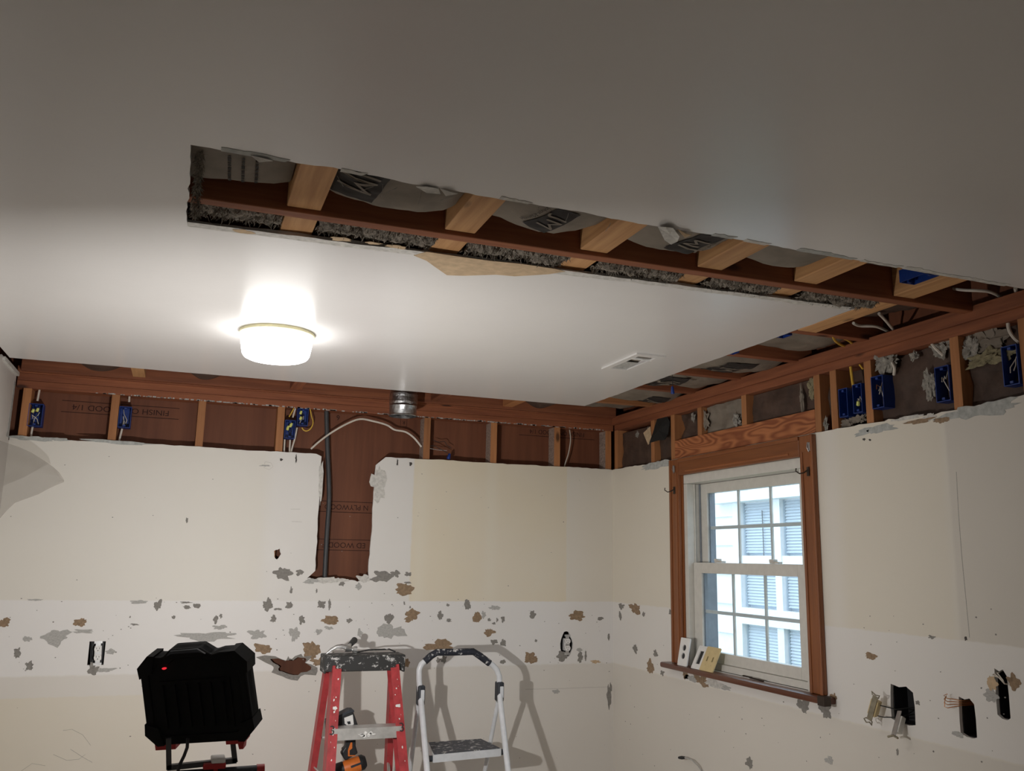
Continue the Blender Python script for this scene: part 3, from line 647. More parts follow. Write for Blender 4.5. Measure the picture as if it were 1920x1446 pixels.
def strip_z(y0, y1, zb, sag, sd, xe=.065):
    def f(x, y):
        u = (y-y0)/(y1-y0); z = zb - sag*math.sin(PI*min(1, max(0, u)))**.7
        e = max(0, 1-(xe-x)/.12); z += .05*e*e
        z += .016*noise.noise(Vector((x*7+sd, y*7, sd))) + .006*noise.noise(Vector((x*26, y*26, sd)))
        return min(z, 2.609)
    return f
def logo(par, surf, j_px, m_px, zr, hfac=.62, rows=True):
    p0, p1 = CE(*j_px, zr), CE(*m_px, zr); b = (p1-p0); b.z = 0; L = b.length; b.normalize(); n = Vector((0, 0, -1)); t = n.cross(b)
    c = (p0+p1)/2; H = L*hfac
    def conf(off):
        def g(p): return Vector((p.x, p.y, surf(p.x, p.y)-off))
        return g
    mb = MB()
    mb.grid(26, 16, lambda a, v: conf(.0032)(c + b*((a-.5)*L*1.08) + t*((v-.5)*H)))
    mk('logo_box', mb, 'kraft_ink', par)
    mk('logo_letters', text_mb('JM', H*.98, c - t*(H*.02), b, t, conform=conf(.0062), sx=.92), 'kraft', par)
    if rows: mk('logo_caption', text_mb('Johns Manville', H*.24, c - t*(H*.72), b, t, conform=conf(.0036)), 'kraft_ink', par)
ORD = ['first', 'second', 'third', 'fourth', 'fifth', 'sixth', 'seventh']
xs = [s_l-.28] + JX + [.07]
bays = []
for i in range(7):
    x0 = xs[i] + (JW/2+.003 if i else 0); x1 = xs[i+1] - (JW/2+.003 if i < 6 else 0)
    zb = (2.500, 2.498, 2.500, 2.498, 2.500, 2.555, 2.55)[i]
    sf = slot_z(x0, x1, -2.735, zb, .027, i*3.7)
    lab = ['grey kraft-faced insulation batt at the closed end of the ceiling slot', 'kraft insulation batt with a cut-off logo between the first two slot joists', 'kraft insulation batt with an upside-down printed logo in the ceiling slot',
           'kraft insulation batt with a printed logo beside the hanging paper flap', 'plain kraft insulation batt between the fourth and fifth slot joists', 'dark crumpled insulation batt behind the blue box in the ceiling slot', 'dark insulation batt between the last slot joist and the right wall'][i]
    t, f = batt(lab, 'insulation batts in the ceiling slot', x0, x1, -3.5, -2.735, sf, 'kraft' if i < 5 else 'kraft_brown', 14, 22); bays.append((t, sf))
logo(bays[1][0], bays[1][1], (692, 306), (652, 366), 2.478); logo(bays[2][0], bays[2][1], (1066, 396), (1002, 421), 2.478); logo(bays[3][0], bays[3][1], (1268, 466), (1338, 439), 2.478)
def print_rows(par, surf, px0, px1, rows, zr=2.478, gap=.016, size=.012):
    p0, p1 = CE(*px0, zr), CE(*px1, zr); b = (p1-p0); b.z = 0; L = b.length; b.normalize(); t = Vector((0, 0, -1)).cross(b); mb = MB(); rd = random.Random(5)
    for r in range(rows):
        a = 0
        while a < L:
            l = rd.uniform(.006, .02); q = [p0+b*a+t*(r*gap), p0+b*(a+l)+t*(r*gap), p0+b*(a+l)+t*(r*gap+size*.6), p0+b*a+t*(r*gap+size*.6)]
            mb.add([Vector((v.x, v.y, surf(v.x, v.y)-.0016)) for v in q], [(0, 1, 2, 3)]); a += l+.006
    mk('fine_print', mb, 'kraft_ink', par)['kind'] = 'stuff'
print_rows(bays[0][0], bays[0][1], (482, 355), (486, 300), 3, gap=.03)
print_rows(bays[2][0], bays[2][1], (812, 398), (828, 368), 1)

# ---- batts over the cut along the right wall
ys = [-2.655] + JY + [-.054]
SL = ['crumpled dark insulation batt above the white cables along the right wall', 'dusty insulation batt above the yellow cables along the right wall', 'kraft batt with a printed logo in the ceiling cut above the window',
      'kraft batt with a printed logo beside the hanging blue wire connector', 'kraft batt with a half-hidden logo near the room corner ceiling cut', 'loose grey insulation batt tucked into the room corner ceiling cut']
strip = []
for i in range(6):
    y0 = ys[i] + (.024 if i else .004); y1 = ys[i+1] - .024
    if i == 5: y1 = ys[6]-.004
    x0 = JX[-1]+.049 if i == 0 else (-.25 if i == 5 else -1.0)
    sf = strip_z(y0, y1, (2.56, 2.525, 2.505, 2.505, 2.505, 2.53)[i], .034, 40+i*2.9)
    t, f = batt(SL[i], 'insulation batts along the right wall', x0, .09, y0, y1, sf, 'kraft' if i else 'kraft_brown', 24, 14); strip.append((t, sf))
logo(strip[2][0], strip[2][1], (1392, 679), (1338, 700), 2.478, rows=False)
logo(strip[3][0], strip[3][1], (1270, 707), (1226, 723), 2.478, rows=False)
logo(strip[4][0], strip[4][1], (1240, 744), (1206, 756), 2.478, .5, rows=False)
# batts seen over the cut along the back wall
for i, (px0, px1, lab) in enumerate(((125, 232, 'dark sagging insulation batt above the back wall plate over the bay with the blue boxes'), (345, 425, 'dark sagging insulation batt above the back wall plate beside the ceiling lamp'), (1000, 1075, 'dark grey insulation batt above the back wall plate nearest the room corner'))):
    a = BK(px0, 700, -.25).x; b = BK(px1, 700, -.25).x
    sf = lambda x, y, a=a, b=b: 2.545 - .055*math.sin(PI*min(1, max(0, (x-a)/(b-a)))) + .01*noise.noise(Vector((x*12, y*12, 3)))
    batt(lab, 'insulation batts along the back wall', a, b, -.465, -.056, sf, 'kraft_brown')

# ---- grey loose fluff hanging between the header and the board edge
rd = random.Random(21); mb = MB()
segs = [(s_l+.005, JX[0]-.045)] + [(JX[i]+.05, JX[i+1]-.045) for i in range(5)]
def strands(cx0, cx1, cy0, cy1, z0, n):
    for i in range(n):
        x, y = rd.uniform(cx0, cx1), rd.uniform(cy0, cy1); z = z0 + rd.uniform(-.002, .014)
        dx, dy, dz = rd.uniform(-.012, .012), rd.uniform(-.012, .012), -rd.uniform(.002, .018); w_ = rd.uniform(.0008, .0022)
        mb.add([(x-w_, y, z), (x+w_, y-w_, z), (x+dx*.5+w_, y+dy*.6, z+dz*.6), (x+dx, y+dy, z+dz)], [(0, 1, 2), (0, 2, 3), (1, 2, 3), (0, 1, 3)])
for a, b in segs:
    mb.grid(int((b-a)/.008)+2, 9, lambda u, v: Vector((a+(b-a)*u, -2.652+.095*v, 2.474 - .018*math.sin(PI*v)**.5*max(.25, .7+1.1*noise.noise(Vector(((a+(b-a)*u)*23, v*3, 1)))) + .010*noise.noise(Vector(((a+(b-a)*u)*90, v*9, 2))))))
    strands(a, b, -2.645, -2.555, 2.466, int((b-a)*3200))
for k in range(24):
    t_ = k/24; strands(s_l+.012, s_l+.026, s_n+.02+t_*.40, s_n+.04+t_*.40, 2.458, 26)
fluffo = mk('loose_insulation', mb, 'fluff', ceil); fluffo['label'] = 'dirty grey loose fluff hanging along the slot header'; fluffo['kind'] = 'stuff'

rd = random.Random(33)
for (px, py, dx_, dz_) in ((718, 345, .004, -.02), (700, 350, -.03, -.006), (745, 352, -.02, -.004), (790, 362, .0, -.02), (1010, 388, .006, -.015), (1066, 400, .004, -.012), (632, 330, .02, -.01), (850, 368, -.03, -.006), (1145, 418, .0, -.012)):
    c = CE(px, py, 2.466); mk('hanging_fibre', MB().tube([c, c+Vector((dx_*.4, .01, dz_*.5)), c+Vector((dx_, .03, dz_))], .0006, 4), 'fiber', ceil)

# ================================================================== insulation in the right wall bays
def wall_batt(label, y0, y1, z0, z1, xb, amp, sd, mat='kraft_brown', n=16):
    t = thing('wall_insulation', label, 'insulation', (xb, (y0+y1)/2, z0), 'insulation in the right wall bays')
    def f(a, b):
        y, z = y0+(y1-y0)*a, z0+(z1-z0)*b
        return Vector((xb + amp*noise.noise(Vector((y*14, z*14, sd))) + amp*.5*abs(noise.noise(Vector((y*40, z*40, sd)))), y, z))
    mb = MB().grid(n, n, f); W = n+1; o = len(mb.v); B = .1015
    mb.add([(B, y0, z0), (B, y1, z0), (B, y1, z1), (B, y0, z1)], [(0, 1, 2, 3)])
    mb.f.append(tuple([i*W for i in range(W)]+[o+1, o])); mb.f.append(tuple([i*W+n for i in range(W)]+[o+2, o+3]))
    mb.f.append(tuple(list(range(W))+[o+3, o])); mb.f.append(tuple([n*W+j for j in range(W)]+[o+2, o+1]))
    mk('kraft_facing', mb, mat, t, True); return t
def tuft(par, c, r, sd, mat='fiber', sq=(1, 1, 1)):
    bm = bmesh.new(); bmesh.ops.create_icosphere(bm, subdivisions=4, radius=1)
    for q in bm.verts:
        k = r*(.8+.9*noise.noise(q.co*1.6+Vector((sd, 0, 0)))+.5*noise.noise(q.co*4+Vector((0, sd, 0)))+.3*noise.noise(q.co*10+Vector((0, 0, sd))))
        q.co = Vector(c)+Vector((q.co.x*k*sq[0]*.6, q.co.y*k*sq[1], q.co.z*k*sq[2]))
    mk('fiberglass_tuft', MB().bm(bm), mat, par, True)
wA = wall_batt('brown kraft wall insulation in the bay at the room corner', -.453, -.042, 2.02, 2.375, .045, .012, 1.1)
wB = wall_batt('brown kraft insulation with a torn black flap in a narrow wall bay', -.674, -.497, 2.02, 2.392, .05, .014, 2.3)
wC = wall_batt('crumpled brown insulation above the window header beside the torn black flap', -.942, -.717, 2.254, 2.392, .055, .022, 3.7)
wD = wall_batt('crumpled grey insulation above the middle of the window header', -1.331, -.985, 2.254, 2.392, .045, .03, 4.9, 'kraft')
wE = wall_batt('flat brown kraft insulation above the window header beside the twin studs', -1.852, -1.374, 2.254, 2.392, .05, .010, 5.3)
wF = wall_batt('dark insulation squeezed between the twin studs', -1.953, -1.895, 2.02, 2.392, .06, .014, 6.1)
wG = wall_batt('dark insulation behind the paired blue boxes', -2.151, -1.995, 2.02, 2.392, .094, .004, 7.7)
wH = wall_batt('wide brown kraft insulation in the bay with one blue box on each side', -2.571, -2.193, 2.02, 2.392, .055, .012, 8.2)
wI = wall_batt('brown kraft insulation with a yellow fibreglass tear', -2.844, -2.613, 2.02, 2.392, .055, .016, 9.4)
def RT2(px, py, x): p = RW(px, py, x); return p
tuft(wA, RT2(1195, 815, .04), .014, 1, 'fiber', (.5, 1, 1.2)); tuft(wA, RT2(1216, 808, .03), .016, 2, 'fiber', (.5, .8, 1.6))
tuft(wE, RT2(1522, 728, .035), .028, 3, 'fiber_y', (.5, .8, 1.5)); tuft(wE, RT2(1503, 750, .03), .016, 31, 'kraft', (.5, .7, 3.2)); tuft(wC, RT2(1300, 783, .03), .016, 4, 'fiber', (.5, 1.2, 1.2))
tuft(wD, RT2(1380, 788, .03), .022, 5, 'fiber', (.5, 1.2, 1.4)); tuft(wD, RT2(1322, 790, .03), .030, 6, 'kraft', (.4, 1, 1.6))
tuft(wH, RT2(1660, 672, .03), .045, 7, 'fiber', (.5, 1.3, 1.0)); tuft(wH, RT2(1764, 648, .04), .035, 8, 'fiber', (.5, 1.2, .9)); tuft(wH, RT2(1742, 722, .03), .030, 9, 'fiber', (.4, .9, 1.8)); tuft(wH, RT2(1713, 668, .035), .020, 10, 'fiber', (.5, 1, 1))
tuft(wI, RT2(1850, 672, .03), .040, 11, 'fiber_y', (.5, 2.0, .7)); tuft(wI, RT2(1818, 655, .035), .032, 12, 'fiber', (.5, 1.2, 1)); tuft(wI, RT2(1850, 640, .045), .06, 15, 'kraft', (.3, 1.4, 1))
tuft(wF, RT2(1548, 795, .03), .022, 13, 'fiber', (.5, .8, 1.2)); tuft(wG, RT2(1590, 795, .03), .030, 14, 'kraft', (.5, 1.4, .8)); tuft(wG, RT2(1612, 786, .03), .024, 16, 'kraft', (.5, 1.4, .8))
# torn black felt flap
fp = [RW(px, py, x) for px, py, x in ((1232, 786, .012), (1250, 779, .02), (1256, 792, .02), (1252, 815, .012), (1246, 825, -.004), (1234, 826, -.012), (1217, 831, -.020), (1224, 812, -.006), (1228, 798, .004))]
cc = sum(fp, Vector())/len(fp)+Vector((-.012, 0, 0)); n_ = len(fp); vs_ = fp+[cc]; vs2 = [v+Vector((.002, 0, 0)) for v in vs_]
mk('torn_flap', MB().add(vs_+vs2, [(i, (i+1)%n_, n_) for i in range(n_)]+[((i+1)%n_+n_+1, i+n_+1, 2*n_+1) for i in range(n_)]+[(i, (i+1)%n_, (i+1)%n_+n_+1, i+n_+1) for i in range(n_)]), 'blackpaper', wB)
fp = [RW(px, py, x) for px, py, x in ((1206, 812, .0), (1219, 800, .01), (1222, 826, .008), (1215, 834, .0))]
mk('torn_flap', MB().add(fp+[v+Vector((.002, 0, 0)) for v in fp], [(0,1,2,3),(7,6,5,4),(0,4,5,1),(1,5,6,2),(2,6,7,3),(3,7,4,0)]), 'tanpaper', wB)

# ================================================================== electrical boxes
def ebox(label, c, wd, ht, dp, face, group, wires=(), rot=0.0):
    """open-fronted blue box; c is the middle of its front opening; face 'b' looks at -y, 'r' at -x"""
    c = Vector(c); t = thing('electrical_box', label, 'electrical box', c - Vector((0, 0, ht/2)), group)
    def T(a, b, d):
        a, b = a*math.cos(rot)-b*math.sin(rot), a*math.sin(rot)+b*math.cos(rot)
        return c + (Vector((a, d, b)) if face == 'b' else (Vector((d, -a, b)) if face == 'r' else Vector((a, b, d))))
    w2, h2, q = wd/2, ht/2, .0028
    o = [(-w2, -h2), (w2, -h2), (w2, h2), (-w2, h2)]; i_ = [(-w2+q, -h2+q), (w2-q, -h2+q), (w2-q, h2-q), (-w2+q, h2-q)]
    mb = MB().prism([o, i_], lambda a, b, d: T(a, b, d), 0, dp-.002).prism([o], lambda a, b, d: T(a, b, d), dp-.002, dp)
    mk('box_shell', mb, 'bluebox', t)
    for s in (-1, 1):
        rm = MB().prism([[(-.006, s*(h2-.010)-.004), (.006, s*(h2-.010)-.004), (.006, s*(h2-.010)+.004), (-.006, s*(h2-.010)+.004)]], lambda a, b, d: T(a, b, d), .0, min(.02, dp*.6))
        mk('screw_boss', rm, 'bluebox', t)
    rd = random.Random(hash(label) % 999 if False else len(label)*7+int(abs(c.x*1000)))
    for k, m in enumerate(wires):
        a0, b0 = rd.uniform(-w2*.5, w2*.5), (h2-.012)*rd.choice((-1, 1)); a1, b1 = rd.uniform(-w2*.55, w2*.55), rd.uniform(-h2*.55, h2*.4)
        if m == 'gnut': mk('wire_nut', MB().lathe([(.004, 0), (.0075, .003), (.006, .018), (.003, .02)], T(a1, b1, .006), (T(a1+.004, b1+.014, .004)-T(a1, b1, .006)), 8), m, t, True)
        else: mk('wire', MB().tube([T(a0, b0, dp*.6), T(a0*.5, b0*.4, dp*.35), T(a1, b1+.01, .012), T(a1*.6, b1-.008, .006)], .0019, 6), m, t, True)
    return t
def cable(name, label, pts, r, mat, group='loose cables', flat=1.0, cat='cable', n=8):
    P = [Vector(p) for p in pts]; S = []
    for i in range(len(P)-1):                     # smooth it
        p0, p1, p2, p3 = P[max(i-1, 0)], P[i], P[i+1], P[min(i+2, len(P)-1)]
        for k in range(6):
            u = k/6; S.append(.5*((2*p1)+(p2-p0)*u+(2*p0-5*p1+4*p2-p3)*u*u+(3*p1-p0-3*p2+p3)*u**3))
    S.append(P[-1])
    return tag(mk(name, MB().tube(S, r, n, flat=flat), mat, None, True, loc=S[-1]), label, cat, group)
GB = 'blue boxes on the back wall studs'; GR = 'blue boxes on the right wall studs'
def bb(px, py): return BK(px, py, .012)
c = bb(66, 778); ebox('blue box with yellow wire nuts on the first stud by the left wall', (c.x, .013, c.z), .064, .112, .065, 'b', GB, ('gnut', 'copper', 'cable', 'blackwire', 'gnut', 'cable'))
c = bb(234, 782); ebox('blue box with white wires on the second stud from the left wall', (c.x, .013, c.z), .058, .108, .065, 'b', GB, ('cable', 'cable', 'blackwire', 'cable'))
c = bb(543, 805); ebox('lower blue box full of yellow-green wire nuts beside the cut chase', (c.x+.002, .013, c.z), .055, .100, .065, 'b', GB, ('gnut', 'gnut', 'gnut', 'gnut', 'blackwire', 'blackwire'))
c = bb(567, 782); ebox('upper blue box with a yellow cable loop beside the cut chase', (c.x+.002, .013, c.z), .058, .092, .065, 'b', GB, ('gnut', 'gnut', 'blackwire', 'cable'))
for i, (px, py, lab, wr_) in enumerate(((1582, 755, 'empty blue box beside the twin studs', ()), (1612, 746, 'blue box with white wires on the stud right of the empty blue box', ('cable', 'cable', 'cable', 'gnut')),
        (1654, 733, 'blue box with a single wire pair on the far side of the stud', ('copper', 'cable', 'cable')), (1775, 718, 'blue box with white cable in the wide brown bay', ('cable', 'cable')), (1903, 683, 'blue box beside the last stud with the yellow tear', ('cable', 'cable')))):
    c = RW(px, py, .006); ebox(lab, (.006, (-2.036, -2.117, -2.226, -2.537, -2.812)[i], c.z), (.050, .050, .062, .062, .058)[i], (.115, .115, .125, .125, .130)[i], .070, 'r', GR, wr_)
# boxes up in the ceiling
ebox('blue box fixed to the last joist of the ceiling slot', (JX[-1]-.0745, -2.84, 2.480), .058, .10, .04, 'c', 'blue boxes in the ceiling')
ebox('blue box edge beside the first cross joist above the window', (-.352, -2.130, 2.466), .062, .055, .012, 'c', 'blue boxes in the ceiling')
ebox('blue box edge half hidden above the cut ceiling by the second cross joist', (-.360, -1.81, 2.466), .05, .045, .012, 'c', 'blue boxes in the ceiling')

# ---- cables in the back wall
cable('conduit_pipe', 'dark grey vertical pipe in the cut wall chase', [BK(612, 768, .05), BK(614, 840, .05), BK(617, 930, .05), BK(613, 1000, .05), BK(609, 1078, .05), BK(609, 1125, .05)], .0125, 'pipe', cat='pipe', group=None or 'pipes', n=14)
cable('cable', 'white cable arching across the open chase', [BK(x, y, yy) for x, y, yy in ((583, 842, .02), (600, 827, .02), (622, 811, .015), (650, 795, .01), (675, 786, .01), (700, 790, .02), (725, 797, .03), (740, 806, .03), (760, 810, .03), (776, 821, .03), (790, 838, .03))], .0056, 'cable', flat=.7)
cable('cable', 'white cable dropping between the last two studs by the corner', [BK(x, y, .05) for x, y in ((1068, 806), (1070, 825), (1066, 850), (1060, 869), (1056, 885))], .0052, 'cable', flat=.7)
for k, (lab, P) in enumerate((('white cable rising from the first blue box by the left wall', ((75, 726), (70, 752))), ('white cable hanging under the first blue box by the left wall', ((61, 801), (59, 812), (58, 825))), ('white cable rising from the blue box on the second stud', ((243, 738), (242, 754))), ('white cable hanging under the blue box on the second stud', ((229, 804), (224, 824), (222, 835))))):
    cable('cable', lab, [BK(x, y, .045) for x, y in P], .005, 'cable')
for lab, P, m in (('left white cable under the wire-nut box', ((534, 824), (533, 842), (533, 855)), 'cable'), ('middle white cable under the wire-nut box', ((544, 825), (543, 844), (543, 856)), 'cable'), ('white cable from the upper blue box passing beside the wire-nut box', ((557, 802), (553, 822), (547, 843), (546, 855)), 'cable'),
                  ('thin yellow cable looped beside the upper blue box', ((581, 764), (584, 780), (587, 792), (583, 803), (576, 808), (570, 807), (566, 802)), 'ycable'), ('yellow cable end above the wire-nut box', ((551, 766), (542, 782)), 'ycable'), ('white cable end above the wire-nut box', ((554, 766), (549, 783)), 'cable')):
    cable('cable', lab, [BK(x, y, .03) for x, y in P], .0045 if m == 'cable' else .0032, m)
cable('wire', 'thin black wire curling beside the fifth stud', [BK(x, y, .04) for x, y in ((812, 825), (822, 829), (833, 828), (838, 835), (846, 840))], .0016, 'blackwire', 'thin wires')
cable('wire', 'thin black wire ending in a blue nut beside the fifth stud', [BK(x, y, .02) for x, y in ((793, 838), (812, 836), (825, 842), (840, 850))], .0018, 'blackwire', 'thin wires')
cable('wire', 'thin grey wire under the black wires beside the fifth stud', [BK(x, y, .02) for x, y in ((806, 841), (822, 844), (838, 845))], .0014, 'lightskim', 'thin wires')
c = BK(842, 856, .01)
tag(mk('wire_connector', MB().lathe([(.004, .018), (.007, .014), (.011, -.012), (.009, -.016)], (c.x, .012, c.z), (.25, 0, 1), 10), 'bluebox', None, True, loc=(c.x, .012, c.z)), 'blue wire connector resting on the plasterboard edge by the fifth stud', 'wire connector')
# ---- cables in the right wall and over it
def CC(x, y, z): return CE(x, y, z)
for lab, P, r, m in (('white cable sweeping over the right wall plate above the paired boxes', [CC(1600, 606, 2.50), CC(1612, 611, 2.50), CC(1640, 612, 2.50), CC(1658, 618, 2.496), CC(1672, 626, 2.486)], .0056, 'cable'),
    ('white cable dropping steeply onto the right wall plate', [CC(1648, 588, 2.51), CC(1660, 600, 2.50), CC(1670, 612, 2.49), CC(1679, 622, 2.486)], .0056, 'cable'),
    ('yellow cable over the plate nearest the blue ceiling box', [CC(1561, 630, 2.474), CC(1567, 640, 2.472), CC(1580, 648, 2.474), CC(1592, 650, 2.480)], .005, 'ycable'),
    ('yellow cable over the plate in front of the cross joist', [CC(1578, 633, 2.476), CC(1590, 638, 2.476), CC(1602, 647, 2.480)], .005, 'ycable'),
    ('long white cable in the dark end of the ceiling slot', [CC(1785, 541, 2.53), CC(1808, 544, 2.51), CC(1835, 545, 2.50), CC(1858, 548, 2.495), CC(1882, 560, 2.486)], .0052, 'cable'),
    ('short white cable stub at the slot end on the right wall', [CC(1904, 540, 2.49), CC(1908, 558, 2.478)], .006, 'cable')):
    cable('cable', lab, P, r, m)
for lab, P, r, m in (('yellow cable entering the paired blue boxes', [RW(1595, 688, .03), RW(1597, 705, .03), RW(1600, 724, .03), RW(1604, 735, .05)], .0055, 'ycable'), ('short yellow cable beside the paired blue boxes', [RW(1612, 684, .03), RW(1618, 692, .03)], .004, 'ycable'),
    ('white cable entering the blue box right of the stud', [RW(1671, 664, .03), RW(1671, 676, .028), RW(1677, 690, .03), RW(1676, 703, .04)], .0055, 'cable'), ('white cable slanting down behind the wide bay stud', [RW(1747, 644, .03), RW(1756, 655, .03), RW(1769, 667, .04)], .006, 'cable'),
    ('white cable curving beside the last stud', [RW(1890, 604, .03), RW(1892, 618, .03), RW(1900, 632, .03), RW(1911, 642, .04)], .006, 'cable')):
    cable('cable', lab, P, r, m)
a, b = CC(1273, 703, 2.47), None
cable('wire', 'thin black wire dangling from the ceiling edge with a blue connector', [(-.362, a.y, 2.49), (-.352, a.y, 2.465), (-.350, a.y, 2.43), (-.352, a.y, 2.412)], .0017, 'blackwire', 'thin wires')
tag(mk('wire_connector', MB().lathe([(.0035, .0), (.006, -.006), (.009, -.032), (.007, -.036)], (-.352, a.y, 2.412), (-.05, 0, 1), 10), 'bluebox', None, True, loc=(-.352, a.y, 2.376)), 'blue wire connector dangling below the ceiling edge above the window', 'wire connector')

# ================================================================== duct stub, ceiling register, lamp
dx, dy, dr = -1.361, -.205, .0735
dt = thing('duct_stub', 'shiny galvanised round duct stub hanging through the ceiling cut', 'duct', (dx, dy, 2.356))
mk('duct_tube', MB().lathe([(dr, .0), (dr, .052), (dr+.0015, .054), (dr, .056), (dr, .245), (dr-.002, .245), (dr-.002, .0)], (dx, dy, 2.356), n=40, capends=False), 'galv', dt, True)
ft = MB().lathe([(dr+.0012, .058+.004), (dr+.003, .075), (dr+.002, .10), (dr+.003, .118), (dr+.001, .12)], (dx, dy, 2.356), n=40, capends=False)
for q in ft.v: q.z += .008*noise.noise(q*30); k = 1+.012*noise.noise(q*60); q.x = dx+(q.x-dx)*k; q.y = dy+(q.y-dy)*k
mk('foil_tape', ft, 'galv', dt); mk('crimped_rim', MB().lathe([(dr+.001, .0), (dr+.0035, .003), (dr+.001, .007)], (dx, dy, 2.356), n=40, capends=False), 'galv', dt)
vt = thing('ceiling_register', 'white ceiling air register with an open dark louvre', 'vent', ((VX0+VX1)/2, (VY0+VY1)/2, ZC-.008))
fo = [(VX0, VY0), (VX1, VY0), (VX1, VY1), (VX0, VY1)]; fi = [(VX0+.026, VY0+.035), (VX1-.026, VY0+.035), (VX1-.026, VY1-.035), (VX0+.026, VY1-.035)]
mk('register_frame', MB().prism([fo, fi], lambda p, q, d: Vector((p, q, d)), ZC-.007, ZC-.0002), 'ceiling', vt)
mk('damper_flap', MB().add([(VX0+.028, VY1-.037, ZC-.003), (VX1-.028, VY1-.037, ZC-.003), (VX1-.028, VY1-.140, ZC+.004), (VX0+.028, VY1-.140, ZC+.004), (VX0+.028, VY1-.037, ZC-.001), (VX1-.028, VY1-.037, ZC-.001), (VX1-.028, VY1-.140, ZC+.006), (VX0+.028, VY1-.140, ZC+.006)], [(0,1,2,3),(4,7,6,5),(0,4,5,1),(1,5,6,2),(2,6,7,3),(3,7,4,0)]), 'lightskim', vt)
mk('duct_boot', MB().box((VX0+.021, VY0+.031, ZC+.03), (VX1-.021, VY1-.031, ZC+.012+.03)), 'greypaper', vt)
mk('crossbar', MB().tube([(VX0+.02, VY0+.085, ZC-.002), ((VX0+VX1)/2, VY0+.082, ZC-.004), (VX1-.02, VY0+.088, ZC-.002)], .007, 8), 'paintspot', vt)

def drum_lamp(label, lx, ly):
    lr = .139; lt = thing('ceiling_light', label, 'ceiling light', (lx, ly, ZC-.116), 'drum lights on the ceiling')
    mk('lamp_pan', MB().lathe([(.06, -.0005), (lr+.002, -.0005), (lr+.004, -.004), (lr+.004, -.013), (lr-.002, -.016), (.06, -.016)], (lx, ly, ZC), n=64), 'pan', lt, True)
    mk('opal_shade', MB().lathe([(lr-.004, -.0165), (lr-.003, -.022), (lr-.006, -.055), (lr-.012, -.088), (lr-.020, -.100), (lr-.035, -.107), (lr-.07, -.112), (.002, -.1135)], (lx, ly, ZC), n=64), 'lampglass', lt, True)
drum_lamp('lit white opal glass drum light on the ceiling in front of the back wall', -2.150, -1.405)
drum_lamp('unseen drum light added behind the camera to brighten the near ceiling', -1.0, -5.7)  # added lamp out of view, fill for the dark near ceiling

# ================================================================== outlets
def outlet(label, x, z, tilt=0.0, y=-.004):
    t = thing('wall_outlet', label, 'outlet', (x, y, z-.05), 'outlets hanging in the back wall')
    mt = Matrix.Translation((x, y, z)) @ Matrix.Rotation(tilt, 4, 'Y')
    mk('yoke', MB().box((-.011, .004, -.052), (.011, .006, .052)).box((-.018, .002, .045), (.018, .005, .056)).box((-.018, .002, -.056), (.018, .005, -.045)).xf(mt), 'steel', t)
    mk('body', MB().box((-.016, .006, -.034), (.016, .040, .034), .003).xf(mt), 'whiteplastic', t)
    for s in (-1, 1):
        f = mk('socket_face', MB().prism([[(.0165*math.cos(q*PI/10), s*.0195+min(.0135, max(-.0135, .0165*math.sin(q*PI/10)))) for q in range(20)]], lambda a, b, d: Vector((a, d, b)), -.004, .008).xf(mt), 'whiteplastic', t)
        mk('socket_slots', MB().box((-.0075, -.0046, s*.0195+.000), (-.0055, -.004, s*.0195+.008)).box((.0055, -.0046, s*.0195+.0), (.0075, -.004, s*.0195+.007)).box((-.002, -.0046, s*.0195-.009), (.002, -.004, s*.0195-.005)).xf(mt), 'blackplastic', f)
    mk('mud_box', MB().prism([[(-.034, -.052), (.034, -.052), (.034, .052), (-.034, .052)], [(-.032, -.05), (.032, -.05), (.032, .05), (-.032, .05)]], lambda a, b, d: Vector((a, d, b)), .018, .07).box((-.034, .07, -.052), (.034, .072, .052)).xf(mt), 'blackplastic', t)
    return t
outlet('white duplex outlet loose in a black hole near the left wall', ol1[0]+.006, ol1[1], -.05)
outlet('white duplex outlet loose in a ragged hole near the room corner', ol2[0]+.006, ol2[1]-.006, 0)
